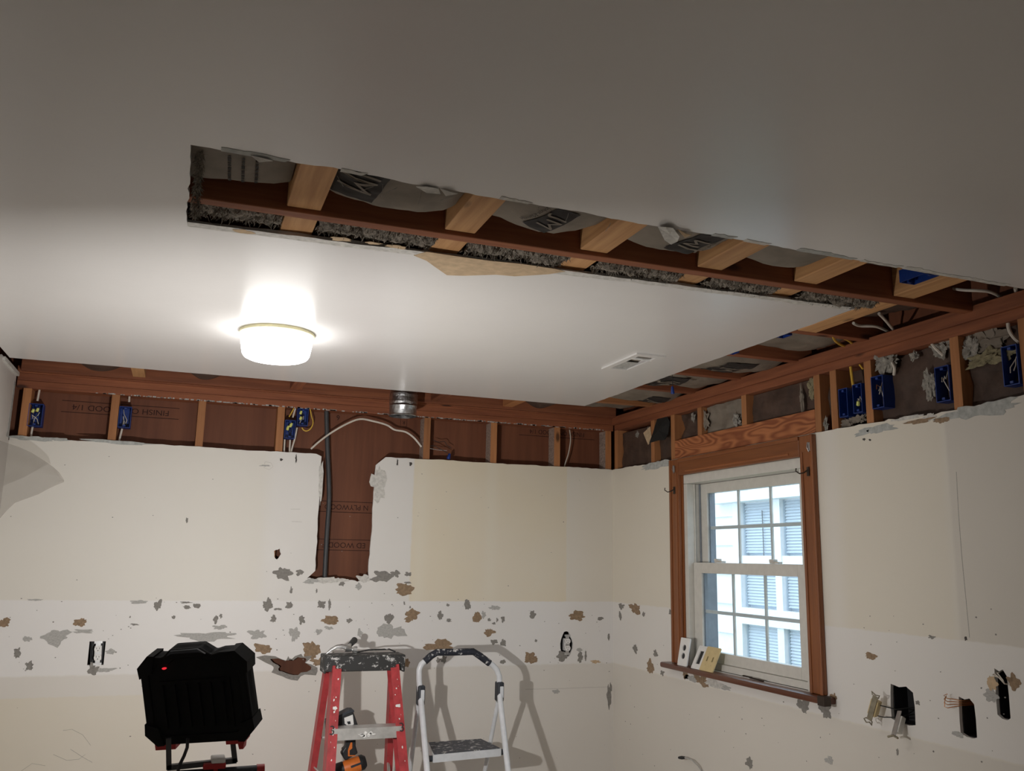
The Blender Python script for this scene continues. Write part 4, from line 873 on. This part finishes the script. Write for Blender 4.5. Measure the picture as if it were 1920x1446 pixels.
# boxes and hanging devices in the right wall holes
for i, (y, z, wd, hh) in enumerate(HC):
    ob = [(-wd/2, -hh/2), (wd/2, -hh/2), (wd/2, hh/2), (-wd/2, hh/2)]; ib = [(q[0]*.94, q[1]*.96) for q in ob]
    lab = ['open black box with two hanging devices beside the window', 'open black outlet box with bare copper wires', 'tall open black box with a loop of white wire'][i]
    t = thing('open_outlet_box', lab, 'electrical box', (.013, y, z-hh/2), 'open boxes in the right wall')
    mk('box_shell', MB().prism([ob, ib], lambda a, b, d: Vector((d, y+a, z+b)), .014, .075).prism([ob], lambda a, b, d: Vector((d, y+a, z+b)), .075, .078), 'blackplastic', t)
    if i == 0:
        mk('wire', MB().tube([(.05, y, z-.01), (.0, y+.03, z-.02), (-.03, y+.075, z-.012), (-.04, y+.09, z-.014)], .002, 6), 'blackwire', t)
        mk('wire', MB().tube([(.05, y-.01, z-.03), (.0, y+.02, z-.045), (-.03, y+.06, z-.05), (-.04, y+.08, z-.048)], .002, 6), 'blackwire', t)
        mk('wire', MB().tube([(.05, y, z-.02), (.01, y-.002, z-.035), (-.018, y+.0, z-.058)], .002, 6), 'blackwire', t)
        hz_ = z-.004
        d1 = thing('loose_switch', 'brass-strapped switch dangling beside the open double box', 'switch', (-.04, y+.09, hz_-.08))
        mt = Matrix.Translation((-.04, y+.095, hz_-.018)) @ Matrix.Rotation(.42, 4, 'X') @ Matrix.Rotation(.25, 4, 'Z')
        mk('strap', MB().box((-.013, -.010, -.048), (-.010, .010, .048)).xf(mt), 'brass', d1); mk('body', MB().box((-.010, -.016, -.030), (.014, .016, .030), .003).xf(mt), 'ivory', d1)
        mk('mounting_ear', MB().tube([Vector((-.012, .012, -.046)), Vector((-.012, .020, -.054)), Vector((-.012, .008, -.062)), Vector((-.012, -.004, -.054)), Vector((-.012, -.014, -.060)), Vector((-.012, -.012, -.046))], .0025, 6).xf(mt), 'brass', d1)
        mk('mounting_ear', MB().tube([Vector((-.012, .012, .046)), Vector((-.012, .018, .056)), Vector((-.012, .0, .052)), Vector((-.012, -.014, .058)), Vector((-.012, -.012, .046))], .0025, 6).xf(mt), 'brass', d1)
        d2 = thing('loose_switch', 'grey device hanging out of the bottom of the open double box', 'switch', (-.02, y, z-.10))
        mt = Matrix.Translation((-.022, y-.002, z-.066)) @ Matrix.Rotation(-.12, 4, 'X') @ Matrix.Rotation(.5, 4, 'Y')
        mk('strap', MB().box((-.013, -.010, -.046), (-.010, .010, .046)).xf(mt), 'steel', d2); mk('body', MB().box((-.010, -.015, -.030), (.010, .015, .030), .003).xf(mt), 'vinyl', d2)
        mk('mounting_ear', MB().tube([Vector((-.012, .024, -.050)), Vector((-.012, .0, -.044)), Vector((-.012, -.024, -.052))], .004, 6).xf(mt), 'brass', d2)
    if i == 1:
        for k in range(4): mk('wire', MB().tube([(.04, y+.005, z+.05-k*.004), (-.006, y+.018, z+.050-k*.005), (-.014, y+.040, z+.052-k*.008), (-.02, y+.058, z+.052-k*.01), (-.024, y+.068, z+.06-k*.012), (-.02, y+.056+.004*k, z+.066-k*.006)], .0014, 5), 'copper', t)
    if i == 2:
        for k in range(3): mk('wire', MB().tube([(.04, y+.02, z+.07), (-.012, y+.02-.01*k, z+.055+.004*k), (-.02, y-.01-.008*k, z+.052-.004*k), (-.015, y-.025, z+.035), (.02, y-.02, z+.03)], .002, 5), 'cable', t)
cc_ = [RW(1273, 1421, -.035), RW(1284, 1421, -.035), RW(1297, 1425, -.03), RW(1309, 1436, -.02), RW(1317, 1448, -.005), RW(1322, 1460, .012)]
ct = thing('wall_cable_end', 'thin grey cable with a black tip poking from the right wall below the window', 'cable', cc_[-1])
mk('cable_sleeve', MB().tube(cc_[1:], .0035, 8), 'lightskim', ct, True); mk('black_tip', MB().tube([cc_[0], cc_[0].lerp(cc_[1], .5), cc_[1]], [.006, .0085, .006], 8), 'blackplastic', ct, True)

# ================================================================== red stepladder
def beam(mb, p0, p1, wx, wd):
    """bar of width wx along x, depth wd across, from p0 to p1"""
    p0, p1 = Vector(p0), Vector(p1); d = (p1-p0).normalized(); a = Vector((1, 0, 0)); a = (a-d*a.dot(d)).normalized(); b = d.cross(a)
    vs = [p+a*(s*wx/2)+b*(q*wd/2) for p in (p0, p1) for s, q in ((-1,-1),(1,-1),(1,1),(-1,1))]
    return mb.add(vs, [(0,3,2,1),(4,5,6,7),(0,1,5,4),(1,2,6,5),(2,3,7,6),(3,0,4,7)])
LX, LY = -1.563, -.455
lad = thing('stepladder', 'red fibreglass stepladder with paint-splashed black cap', 'ladder', (LX, LY, 0))
def lp(x, y, z): return Vector((LX+x, LY+y, z))
def fr_(s, z): k = (1.10-z)/1.10; return lp(s*(.150+.075*k), -.045-.36*k, z)
def rr_(s, z): k = (1.10-z)/1.10; return lp(s*(.158+.060*k), .045+.27*k, z)
for s in (-1, 1):
    mb = MB(); beam(mb, fr_(s, .012), fr_(s, 1.095), .012, .092)      # web
    for e in (-1, 1):
        a, b = fr_(s, .012), fr_(s, 1.095); o_ = Vector((-s*.014, e*.0435, 0)); beam(mb, a+o_, b+o_, .040, .005)
    r = mk('front_rail', mb, 'red', lad)
    ft_ = fr_(s, .0); mk('foot', MB().box(ft_+Vector((-.03, -.045, 0)), ft_+Vector((.03, .045, .03)), .006), 'blackplastic', r)
    d = (fr_(s, 1.0)-fr_(s, .5)).normalized(); mid = fr_(s, .838)+Vector((-s*.008, -.0505, 0)); 
    mk('step_number', text_mb('3', .056, mid, (1, 0, 0), d, depth=.0012), 'blackplastic', r)
    rd = random.Random(60+s); mb = MB()
    for k in range(16):
        z = rd.uniform(.45, 1.07); p = fr_(s, z)+Vector((-s*rd.uniform(-.002, .024), -.0470, 0)); q = rd.uniform(.002, .008); L = blob((0, 0), q, q*rd.uniform(1, 2.6), k, 9)
        mb.prism([L], lambda a, b, t_, p=p: p+Vector((a, 0, 0))+d*b+Vector((0, -t_, 0)), 0, .0012)
    p = fr_(s, .93)+Vector((-s*.012, -.0470, 0)); mb.prism([blob((0, 0), .028, .016, 3, 12)], lambda a, b, t_: p+Vector((a, 0, 0))+d*b+Vector((0, -t_, 0)), 0, .0014)
    mk('paint_drips', mb, 'paintspot', r)['kind'] = 'stuff'
    mb = MB(); beam(mb, rr_(s, .012), rr_(s, 1.08), .030, .062); r = mk('rear_rail', mb, 'red', lad)
    ft_ = rr_(s, 0); mk('foot', MB().box(ft_+Vector((-.018, -.028, 0)), ft_+Vector((.018, .028, .03)), .005), 'blackplastic', r)
    mk('spreader', MB().tube([fr_(s, .62)+Vector((-s*.02, .03, 0)), lp(s*.15, 0, .60), rr_(s, .62)], .005, 6, flat=2), 'alu', lad)
for z in (.245, .525, .805):
    c0, c1 = fr_(-1, z), fr_(1, z); yy = c0.y
    st_ = mk('step', MB().box((c0.x+.010, yy-.038, z+.034), (c1.x-.010, yy+.040, z+.040)).box((c0.x+.010, yy-.040, z-.010), (c1.x-.010, yy-.036, z+.040)).box((c0.x+.010, yy+.038, z-.004), (c1.x-.010, yy+.042, z+.040)), 'alu', lad)
    if z > .8:
        rd = random.Random(9); mb = MB()
        for k in range(9):
            x = rd.uniform(-.03, .05); mb.prism([blob((LX+x, z+.012+rd.uniform(-.01, .01)), rd.uniform(.008, .03), rd.uniform(.004, .014), k+90, 12)], lambda a, b, t_: Vector((a, yy-.040-t_, b)), 0, .0010)
        mk('paint_drips', mb, 'paintspot', st_)['kind'] = 'stuff'
for z in (.35, .75): mk('rear_brace', MB().tube([rr_(-1, z), rr_(1, z)], .007, 8, flat=1.6), 'alu', lad)
mb = MB().box(lp(-.190, -.068, 1.078), lp(.190, -.060, 1.150), .004).box(lp(-.190, -.060, 1.138), lp(.190, .068, 1.150), .004).box(lp(-.190, .060, 1.09), lp(.190, .068, 1.150), .004)
mb.box(lp(-.193, -.064, 1.07), lp(-.182, .064, 1.150), .004).box(lp(.182, -.064, 1.07), lp(.193, .064, 1.150), .004)
cp = mk('top_cap', mb, 'cap', lad)
mk('cap_rim', MB().tube([lp(-.02, .06, 1.152), lp(.04, .062, 1.162), lp(.14, .062, 1.164), lp(.17, .05, 1.152)], .004, 6), 'cap', cp)

# ---- claw hammer on the cap
hx, hy, hz0 = LX-.085, LY-.005, 1.152
hm = thing('claw_hammer', 'steel claw hammer lying on top of the red ladder cap', 'hammer', (hx, hy, hz0))
def hp(x, y, z): return Vector((hx+x, hy+y, hz0+z))
mk('claw', MB().tube([hp(.005, 0, .030), hp(-.020, 0, .036), hp(-.045, 0, .034), hp(-.070, 0, .022), hp(-.092, 0, .004)], [.014, .012, .010, .008, .004], 10, flat=.6), 'steel', hm, True)
mk('head', MB().tube([hp(-.004, 0, .026), hp(.012, 0, .024), hp(.028, 0, .020)], [.016, .016, .010], 12), 'steel', hm, True)
mk('striking_face', MB().tube([hp(.028, 0, .019), hp(.034, 0, .019), hp(.036, 0, .019), hp(.052, 0, .018)], [.010, .012, .0155, .0165], 16), 'steel', hm, True)
e1, e2 = hp(.003, .02, .018), Vector((LX-.015, LY+.16, 1.20))
mk('handle', MB().tube([e1, e1.lerp(e2, .5)], [.010, .009], 10), 'steel', hm, True)
mk('grip', MB().tube([e1.lerp(e2, .5), e1.lerp(e2, .75), e2], [.012, .014, .016], 12), 'blackplastic', hm, True)

# ---- cordless drill hung upside down behind the top step
DY = -.515
def dpx(lst, t0, t1): return MB().prism([[(BK(px, py, DY).x, BK(px, py, DY).z) for px, py in lst]], lambda a, b, t_: Vector((a, t_, b)), t0, t1)
dc = BK(655, 1400, DY)
dr_ = thing('cordless_drill', 'black and orange cordless drill hanging battery up behind the ladder step', 'drill', (dc.x, DY, dc.z-.12))
def bev_mk(nm, mb, mat, par, b=.004):
    o = mk(nm, mb, mat, par); m = o.modifiers.new('bevel', 'BEVEL'); m.width = b; m.segments = 2; m.limit_method = 'ANGLE'; return o
bt = bev_mk('battery', dpx([(612, 1356), (655, 1335), (662, 1334), (671, 1360), (672, 1368), (650, 1374), (614, 1374)], DY-.005, DY+.062), 'blackplastic', dr_)
bev_mk('battery_rim', dpx([(613, 1352), (655, 1331), (663, 1331), (664, 1335), (655, 1337), (613, 1358)], DY-.008, DY+.064), 'darkgrey', bt, .002)
mk('label_patch', dpx([(645, 1346), (661, 1340), (663, 1358), (654, 1362), (646, 1357)], DY-.0062, DY-.005), 'whiteplastic', bt)
mk('latch', dpx([(650, 1353), (656, 1352), (657, 1357), (652, 1358)], DY-.009, DY-.006), 'blackplastic', bt)
gp = bev_mk('grip', dpx([(650, 1372), (668, 1370), (668, 1400), (672, 1414), (648, 1428), (640, 1414), (648, 1402)], DY+.008, DY+.046), 'blackplastic', dr_, .006)
mk('grip_stripe', dpx([(658, 1393), (661, 1393), (661, 1404), (656, 1408), (656, 1417), (667, 1417), (667, 1419), (653, 1419), (653, 1407)], DY+.0066, DY+.008), 'orange', gp)
mk('trigger', dpx([(643, 1406), (648, 1402), (650, 1416), (644, 1417)], DY+.012, DY+.042), 'blackplastic', gp)
a, b = BK(640, 1443, DY+.027), BK(684, 1428, DY+.027); ax = (b-a).normalized(); Lb = (b-a).length
mk('motor_housing', MB().lathe([(.020, 0), (.031, .008), (.034, .03), (.034, Lb*.62), (.033, Lb*.80)], a, ax, 24), 'orange', dr_, True)
mk('rear_cap', MB().lathe([(.0345, Lb*.78), (.0345, Lb*.92), (.024, Lb*1.04)], a, ax, 24), 'blackplastic', dr_, True)
mk('clutch_collar', MB().lathe([(.030, -.030), (.033, -.026), (.033, .010), (.028, .012)], a, ax, 24), 'blackplastic', dr_, True)
mk('chuck', MB().lathe([(.006, -.075), (.014, -.070), (.020, -.056), (.022, -.032), (.020, -.030)], a, ax, 20), 'blackplastic', dr_, True)
mk('name_band', dpx([(657, 1436), (676, 1429), (676, 1433), (658, 1440)], DY-.0078, DY-.006), 'darkgrey', dr_)
mk('bit_hook', MB().tube([a-ax*.075, a-ax*.12], .004, 8), 'steel', dr_)

# ================================================================== white step stool
SY = -.40
ss = thing('step_stool', 'white metal folding step stool with a black padded handle', 'step stool', (-1.05, SY, 0))
def sp(px, py, y=SY): return BK(px, py, y)
def ext(p0, p1, z): return p0 + (p1-p0)*((z-p0.z)/(p1.z-p0.z))
fl0, fl1 = sp(790, 1322, -.43), sp(801, 1446, -.62); fr0, fr1 = sp(938, 1315, -.43), sp(953, 1446, -.62)
rl0, rl1 = sp(784, 1322, -.38), sp(769, 1446, -.24); rr0, rr1 = sp(934, 1316, -.38), sp(909, 1446, -.24)
tr = .0145
lh = [fl0, sp(788, 1300), sp(786, 1275), sp(786, 1256), sp(790, 1246), sp(797, 1240)]; rh = [fr0, sp(937, 1290), sp(936, 1268), sp(931, 1255), sp(924, 1248), sp(917, 1243)]
mk('front_leg', MB().tube([ext(fl0, fl1, .012)]+lh, tr, 14), 'white_metal', ss, True); mk('front_leg', MB().tube([ext(fr0, fr1, .012)]+rh, tr, 14), 'white_metal', ss, True)
mk('rear_leg', MB().tube([ext(rl0, rl1, .012), rl0], .011, 12), 'white_metal', ss, True); mk('rear_leg', MB().tube([ext(rr0, rr1, .012), rr0], .011, 12), 'white_metal', ss, True)
for q in (ext(fl0, fl1, 0), ext(fr0, fr1, 0), ext(rl0, rl1, 0), ext(rr0, rr1, 0)): mk('rubber_foot', MB().lathe([(.019, 0), (.019, .03), (.015, .034)], (q.x, q.y, 0), n=14), 'darkgrey', ss, True)
mk('handle_grip', MB().tube([sp(796, 1241), sp(808, 1230), sp(819, 1223.5), sp(850, 1223), sp(887, 1222), sp(901, 1231), sp(918, 1244)], [.0175]*7, 14), 'grip', ss, True)
for (q, px, py) in ((fl0, 789, 1304), (fr0, 937, 1297)):
    c = sp(px, py, -.405); t_ = mk('hinge_clamp', MB().box((c.x-.017, c.y-.021, c.z-.048), (c.x+.018, c.y+.035, c.z+.048), .008), 'darkgrey', ss)
    mk('clamp_window', MB().box((c.x-.006, c.y-.0235, c.z-.028), (c.x+.012, c.y-.0205, c.z+.028), .003), 'white_metal', t_)
def platform(z, PB, apron=.035):
    P = [Vector((p.x, p.y, z)) for p in PB]; c = sum(P, Vector())/4
    o = mk('step_plate', MB().add([p for p in P]+[p-Vector((0, 0, apron)) for p in P], [(0,1,2,3),(7,6,5,4),(0,4,5,1),(1,5,6,2),(2,6,7,3),(3,7,4,0)]), 'white_metal', ss)
    T = [c+(p-c)*.965 for p in P]; mk('tread_mat', MB().add([p+Vector((0, 0, .0002)) for p in T]+[p+Vector((0, 0, .003)) for p in T], [(3,2,1,0),(4,5,6,7),(0,1,5,4),(1,2,6,5),(2,3,7,6),(3,0,4,7)]), 'tread', o)
    return o
PB = [CE(px, py, .70) for px, py in ((801.6, 1393), (902.8, 1386), (940, 1404), (812, 1416))]
platform(.70, PB)
for i, z in enumerate((.46, .235)):
    k = (i+1)*.17; platform(z, [p+Vector((0, -k, 0)) for p in PB])
for q in (PB[2], PB[3]): mk('pivot', MB().tube([Vector((q.x-.012, q.y+.02, .68)), Vector((q.x+.014, q.y+.02, .68))], .014, 12), 'darkgrey', ss, True)
for z, a, b, c_, d in ((.15, fl0, fl1, fr0, fr1), (.15, rl0, rl1, rr0, rr1)): mk('crossbar', MB().tube([ext(a, b, z), ext(c_, d, z)], .008, 8), 'white_metal', ss, True)

# ================================================================== work light on its tripod
H = Vector((-2.361, -2.40, 1.2615)); RO, TI, YA = math.radians(5.4), math.radians(15), math.radians(24)
wl_ = thing('work_light', 'black floodlight with red trim on a tripod, seen from behind', 'work light', (H.x, H.y, 0))
def wp(u, v, d):
    u, v = u*1.06, v*1.04
    a, b = u*math.cos(RO)-v*math.sin(RO), u*math.sin(RO)+v*math.cos(RO); y = d*math.cos(TI)-b*math.sin(TI)
    return H + Vector((a*math.cos(YA)+y*math.sin(YA), -a*math.sin(YA)+y*math.cos(YA), b*math.cos(TI)+d*math.sin(TI)))
ol = [(-.130, -.085), (-.105, -.112), (.105, -.112), (.130, -.088), (.126, .085), (.100, .108), (.066, .108), (.046, .103), (.020, .122), (-.052, .122), (-.072, .104), (-.100, .106), (-.130, .080)]
ring = [(q[0]*.84, q[1]*.80) for q in ol]
hd_ = mk('housing', MB().prism([ol, ring], wp, -.024, .026).prism([ol], wp, -.020, .012), 'matteblack', wl_)
m_ = hd_.modifiers.new('bevel', 'BEVEL'); m_.width = .004; m_.segments = 2; m_.limit_method = 'ANGLE'
mk('back_panel', MB().prism([[(-.085, -.075), (.085, -.075), (.085, .045), (-.085, .045)]], wp, -.0245, -.0202), 'matteblack', hd_)
for k in range(6): mk('cooling_fin', MB().prism([[(-.078+k*.029, -.068), (-.074+k*.029, -.068), (-.074+k*.029, .038), (-.078+k*.029, .038)]], wp, -.032, -.0246), 'matteblack', hd_)
mk('lens', MB().prism([[(-.10, -.082), (.10, -.082), (.10, .078), (-.10, .078)]], wp, .014, .018), 'ledlens', hd_)
for su, sv in ((-1, -1), (1, -1), (1, 1), (-1, 1)):
    q = [(.100, .066), (.131, .055), (.1335, .082), (.106, .1105), (.090, .1095)]
    L = [(su*a, sv*b*(1.0 if sv > 0 else 1.02)) for a, b in q]
    mk('corner_bumper', MB().prism([L], wp, -.028, .029), 'matteblack', hd_)
mk('carry_handle', MB().prism([[(-.058, .108), (-.048, .120), (.018, .121), (.036, .108), (.020, .113), (-.046, .113)]], wp, -.030, .020), 'darkgrey', hd_)
mk('power_button', MB().prism([blob((-.068, .078), .011, .005, 2, 12, .1)], wp, -.027, -.024), 'led_red', hd_)
for u0, u1, v in ((-.115, -.066, -.124), (.058, .102, -.120)): mk('red_latch', MB().prism([[(u0, v), (u1, v), (u1+.004, v+.02), (u0, v+.02)]], wp, -.022, .018), 'redplastic', hd_)
mk('red_latch', MB().prism([[(.084, -.138), (.094, -.138), (.098, -.12), (.082, -.12)]], wp, -.012, .008), 'redplastic', hd_)
CB = BK(440, 1440, -2.4).z
lo = [Vector((BK(316, 1388, -2.4).x, -2.4, BK(316, 1388, -2.4).z)), Vector((BK(317, 1436, -2.4).x, -2.4, CB+.010)), Vector((BK(440, 1430, -2.4).x, -2.4, CB+.018)), Vector((BK(435, 1380, -2.4).x, -2.4, BK(435, 1380, -2.4).z))]
mb = MB()
for a, b in zip(lo, lo[1:]):
    d = (b-a).normalized(); s_ = Vector((0, 1, 0)); n2 = d.cross(s_)
    vs = [p+s_*(i*.009)+n2*(j*.0062) for p in (a-d*.004, b+d*.004) for i, j in ((-1,-1),(1,-1),(1,1),(-1,1))]; mb.add(vs, [(0,3,2,1),(4,5,6,7),(0,1,5,4),(1,2,6,5),(2,3,7,6),(3,0,4,7)])
mk('yoke_bracket', mb, 'yokegrey', wl_)
mk('power_cord', MB().tube([BK(352, 1385, -2.41), BK(351, 1402, -2.42), BK(345, 1418, -2.43), BK(338, 1432, -2.43), BK(333, 1448, -2.43), BK(336, 1480, -2.42)], .004, 8), 'blackplastic', wl_, True)
x0, x1 = BK(318, 1440, -2.4).x, BK(482, 1440, -2.4).x
cb = mk('crossbar', MB().tube([(x0, -2.4, CB-.012), (x1, -2.4, CB-.010)], .0135, 16), 'darkgrey', wl_, True)
mk('end_cap', MB().tube([(x1-.001, -2.4, CB-.010), (x1+.018, -2.4, CB-.010)], .0155, 16), 'redplastic', cb, True)
cx = BK(405, 1420, -2.4)
kb = mk('quick_clamp', MB().box((cx.x-.030, -2.425, CB+.004), (cx.x+.024, -2.385, CB+.018), .003).box((cx.x-.004, -2.41, CB-.05), (cx.x+.006, -2.395, CB+.01)), 'redplastic', wl_)
mk('clamp_top', MB().box((cx.x-.012, -2.43, CB+.0185), (cx.x+.022, -2.38, CB+.030), .003), 'whiteplastic', kb)
px_ = (x0+x1)/2
mk('pole', MB().tube([(px_, -2.4, .10), (px_, -2.4, CB-.02)], .0145, 16), 'darkgrey', wl_, True)
mk('leg_collar', MB().tube([(px_, -2.4, .52), (px_, -2.4, .58)], .024, 16), 'blackplastic', wl_, True)
for k in range(3):
    a = 2*PI*k/3+.5; ft = Vector((px_+.42*math.cos(a), -2.4+.42*math.sin(a), .012)); l_ = mk('leg', MB().tube([(px_+.02*math.cos(a), -2.4+.02*math.sin(a), .55), ft], .010, 10), 'darkgrey', wl_, True)
    mk('rubber_foot', MB().tube([ft-Vector((0, 0, .012)), ft+Vector((0, 0, .02))], .014, 10), 'blackplastic', l_, True)
sl = bpy.data.lights.new('flood_beam', 'AREA'); so = bpy.data.objects.new('flood_beam', sl); COL.objects.link(so)
sl.shape = 'RECTANGLE'; sl.size = .030; sl.size_y = .022; sl.energy = FLOOD_W; sl.color = (1, .975, .945)
so.parent = wl_; so.location = wp(0, 0, .034)-Vector((H.x, H.y, 0)); so.rotation_euler = (math.radians(90)+TI, 0, -YA)

# ================================================================== poly sheet hanging off the left wall
pts = [(-30, 815), (0, 826), (14, 831), (37, 839), (59, 849), (83, 864), (100, 876), (111, 886), (120, 900)]; lowp = [(-30, 1010), (0, 972), (14, 956), (28, 943), (47, 936), (72, 927), (89, 917.5), (105, 910), (120, 904)]
def edge(lst, u):
    k = u*(len(lst)-1); i = min(int(k), len(lst)-2); f = k-i; return (lst[i][0]*(1-f)+lst[i+1][0]*f, lst[i][1]*(1-f)+lst[i+1][1]*f)
def film_pt(u, v):
    a, b = edge(pts, u), edge(lowp, u); px, py = a[0]*(1-v)+b[0]*v, a[1]*(1-v)+b[1]*v
    return BK(px, py, -.30-.06*math.sin(PI*v)+.025*noise.noise(Vector((u*4, v*5, 2)))-.05*u)
mb = MB().grid(24, 14, film_pt); o = len(mb.v); n0 = list(mb.v); f0 = list(mb.f); mb.add([p+Vector((0, .0012, 0)) for p in n0], [tuple(reversed(f)) for f in f0])
tag(mk('plastic_sheet', mb, 'film', None, True), 'clear plastic sheet sagging from the left wall', 'plastic sheet')
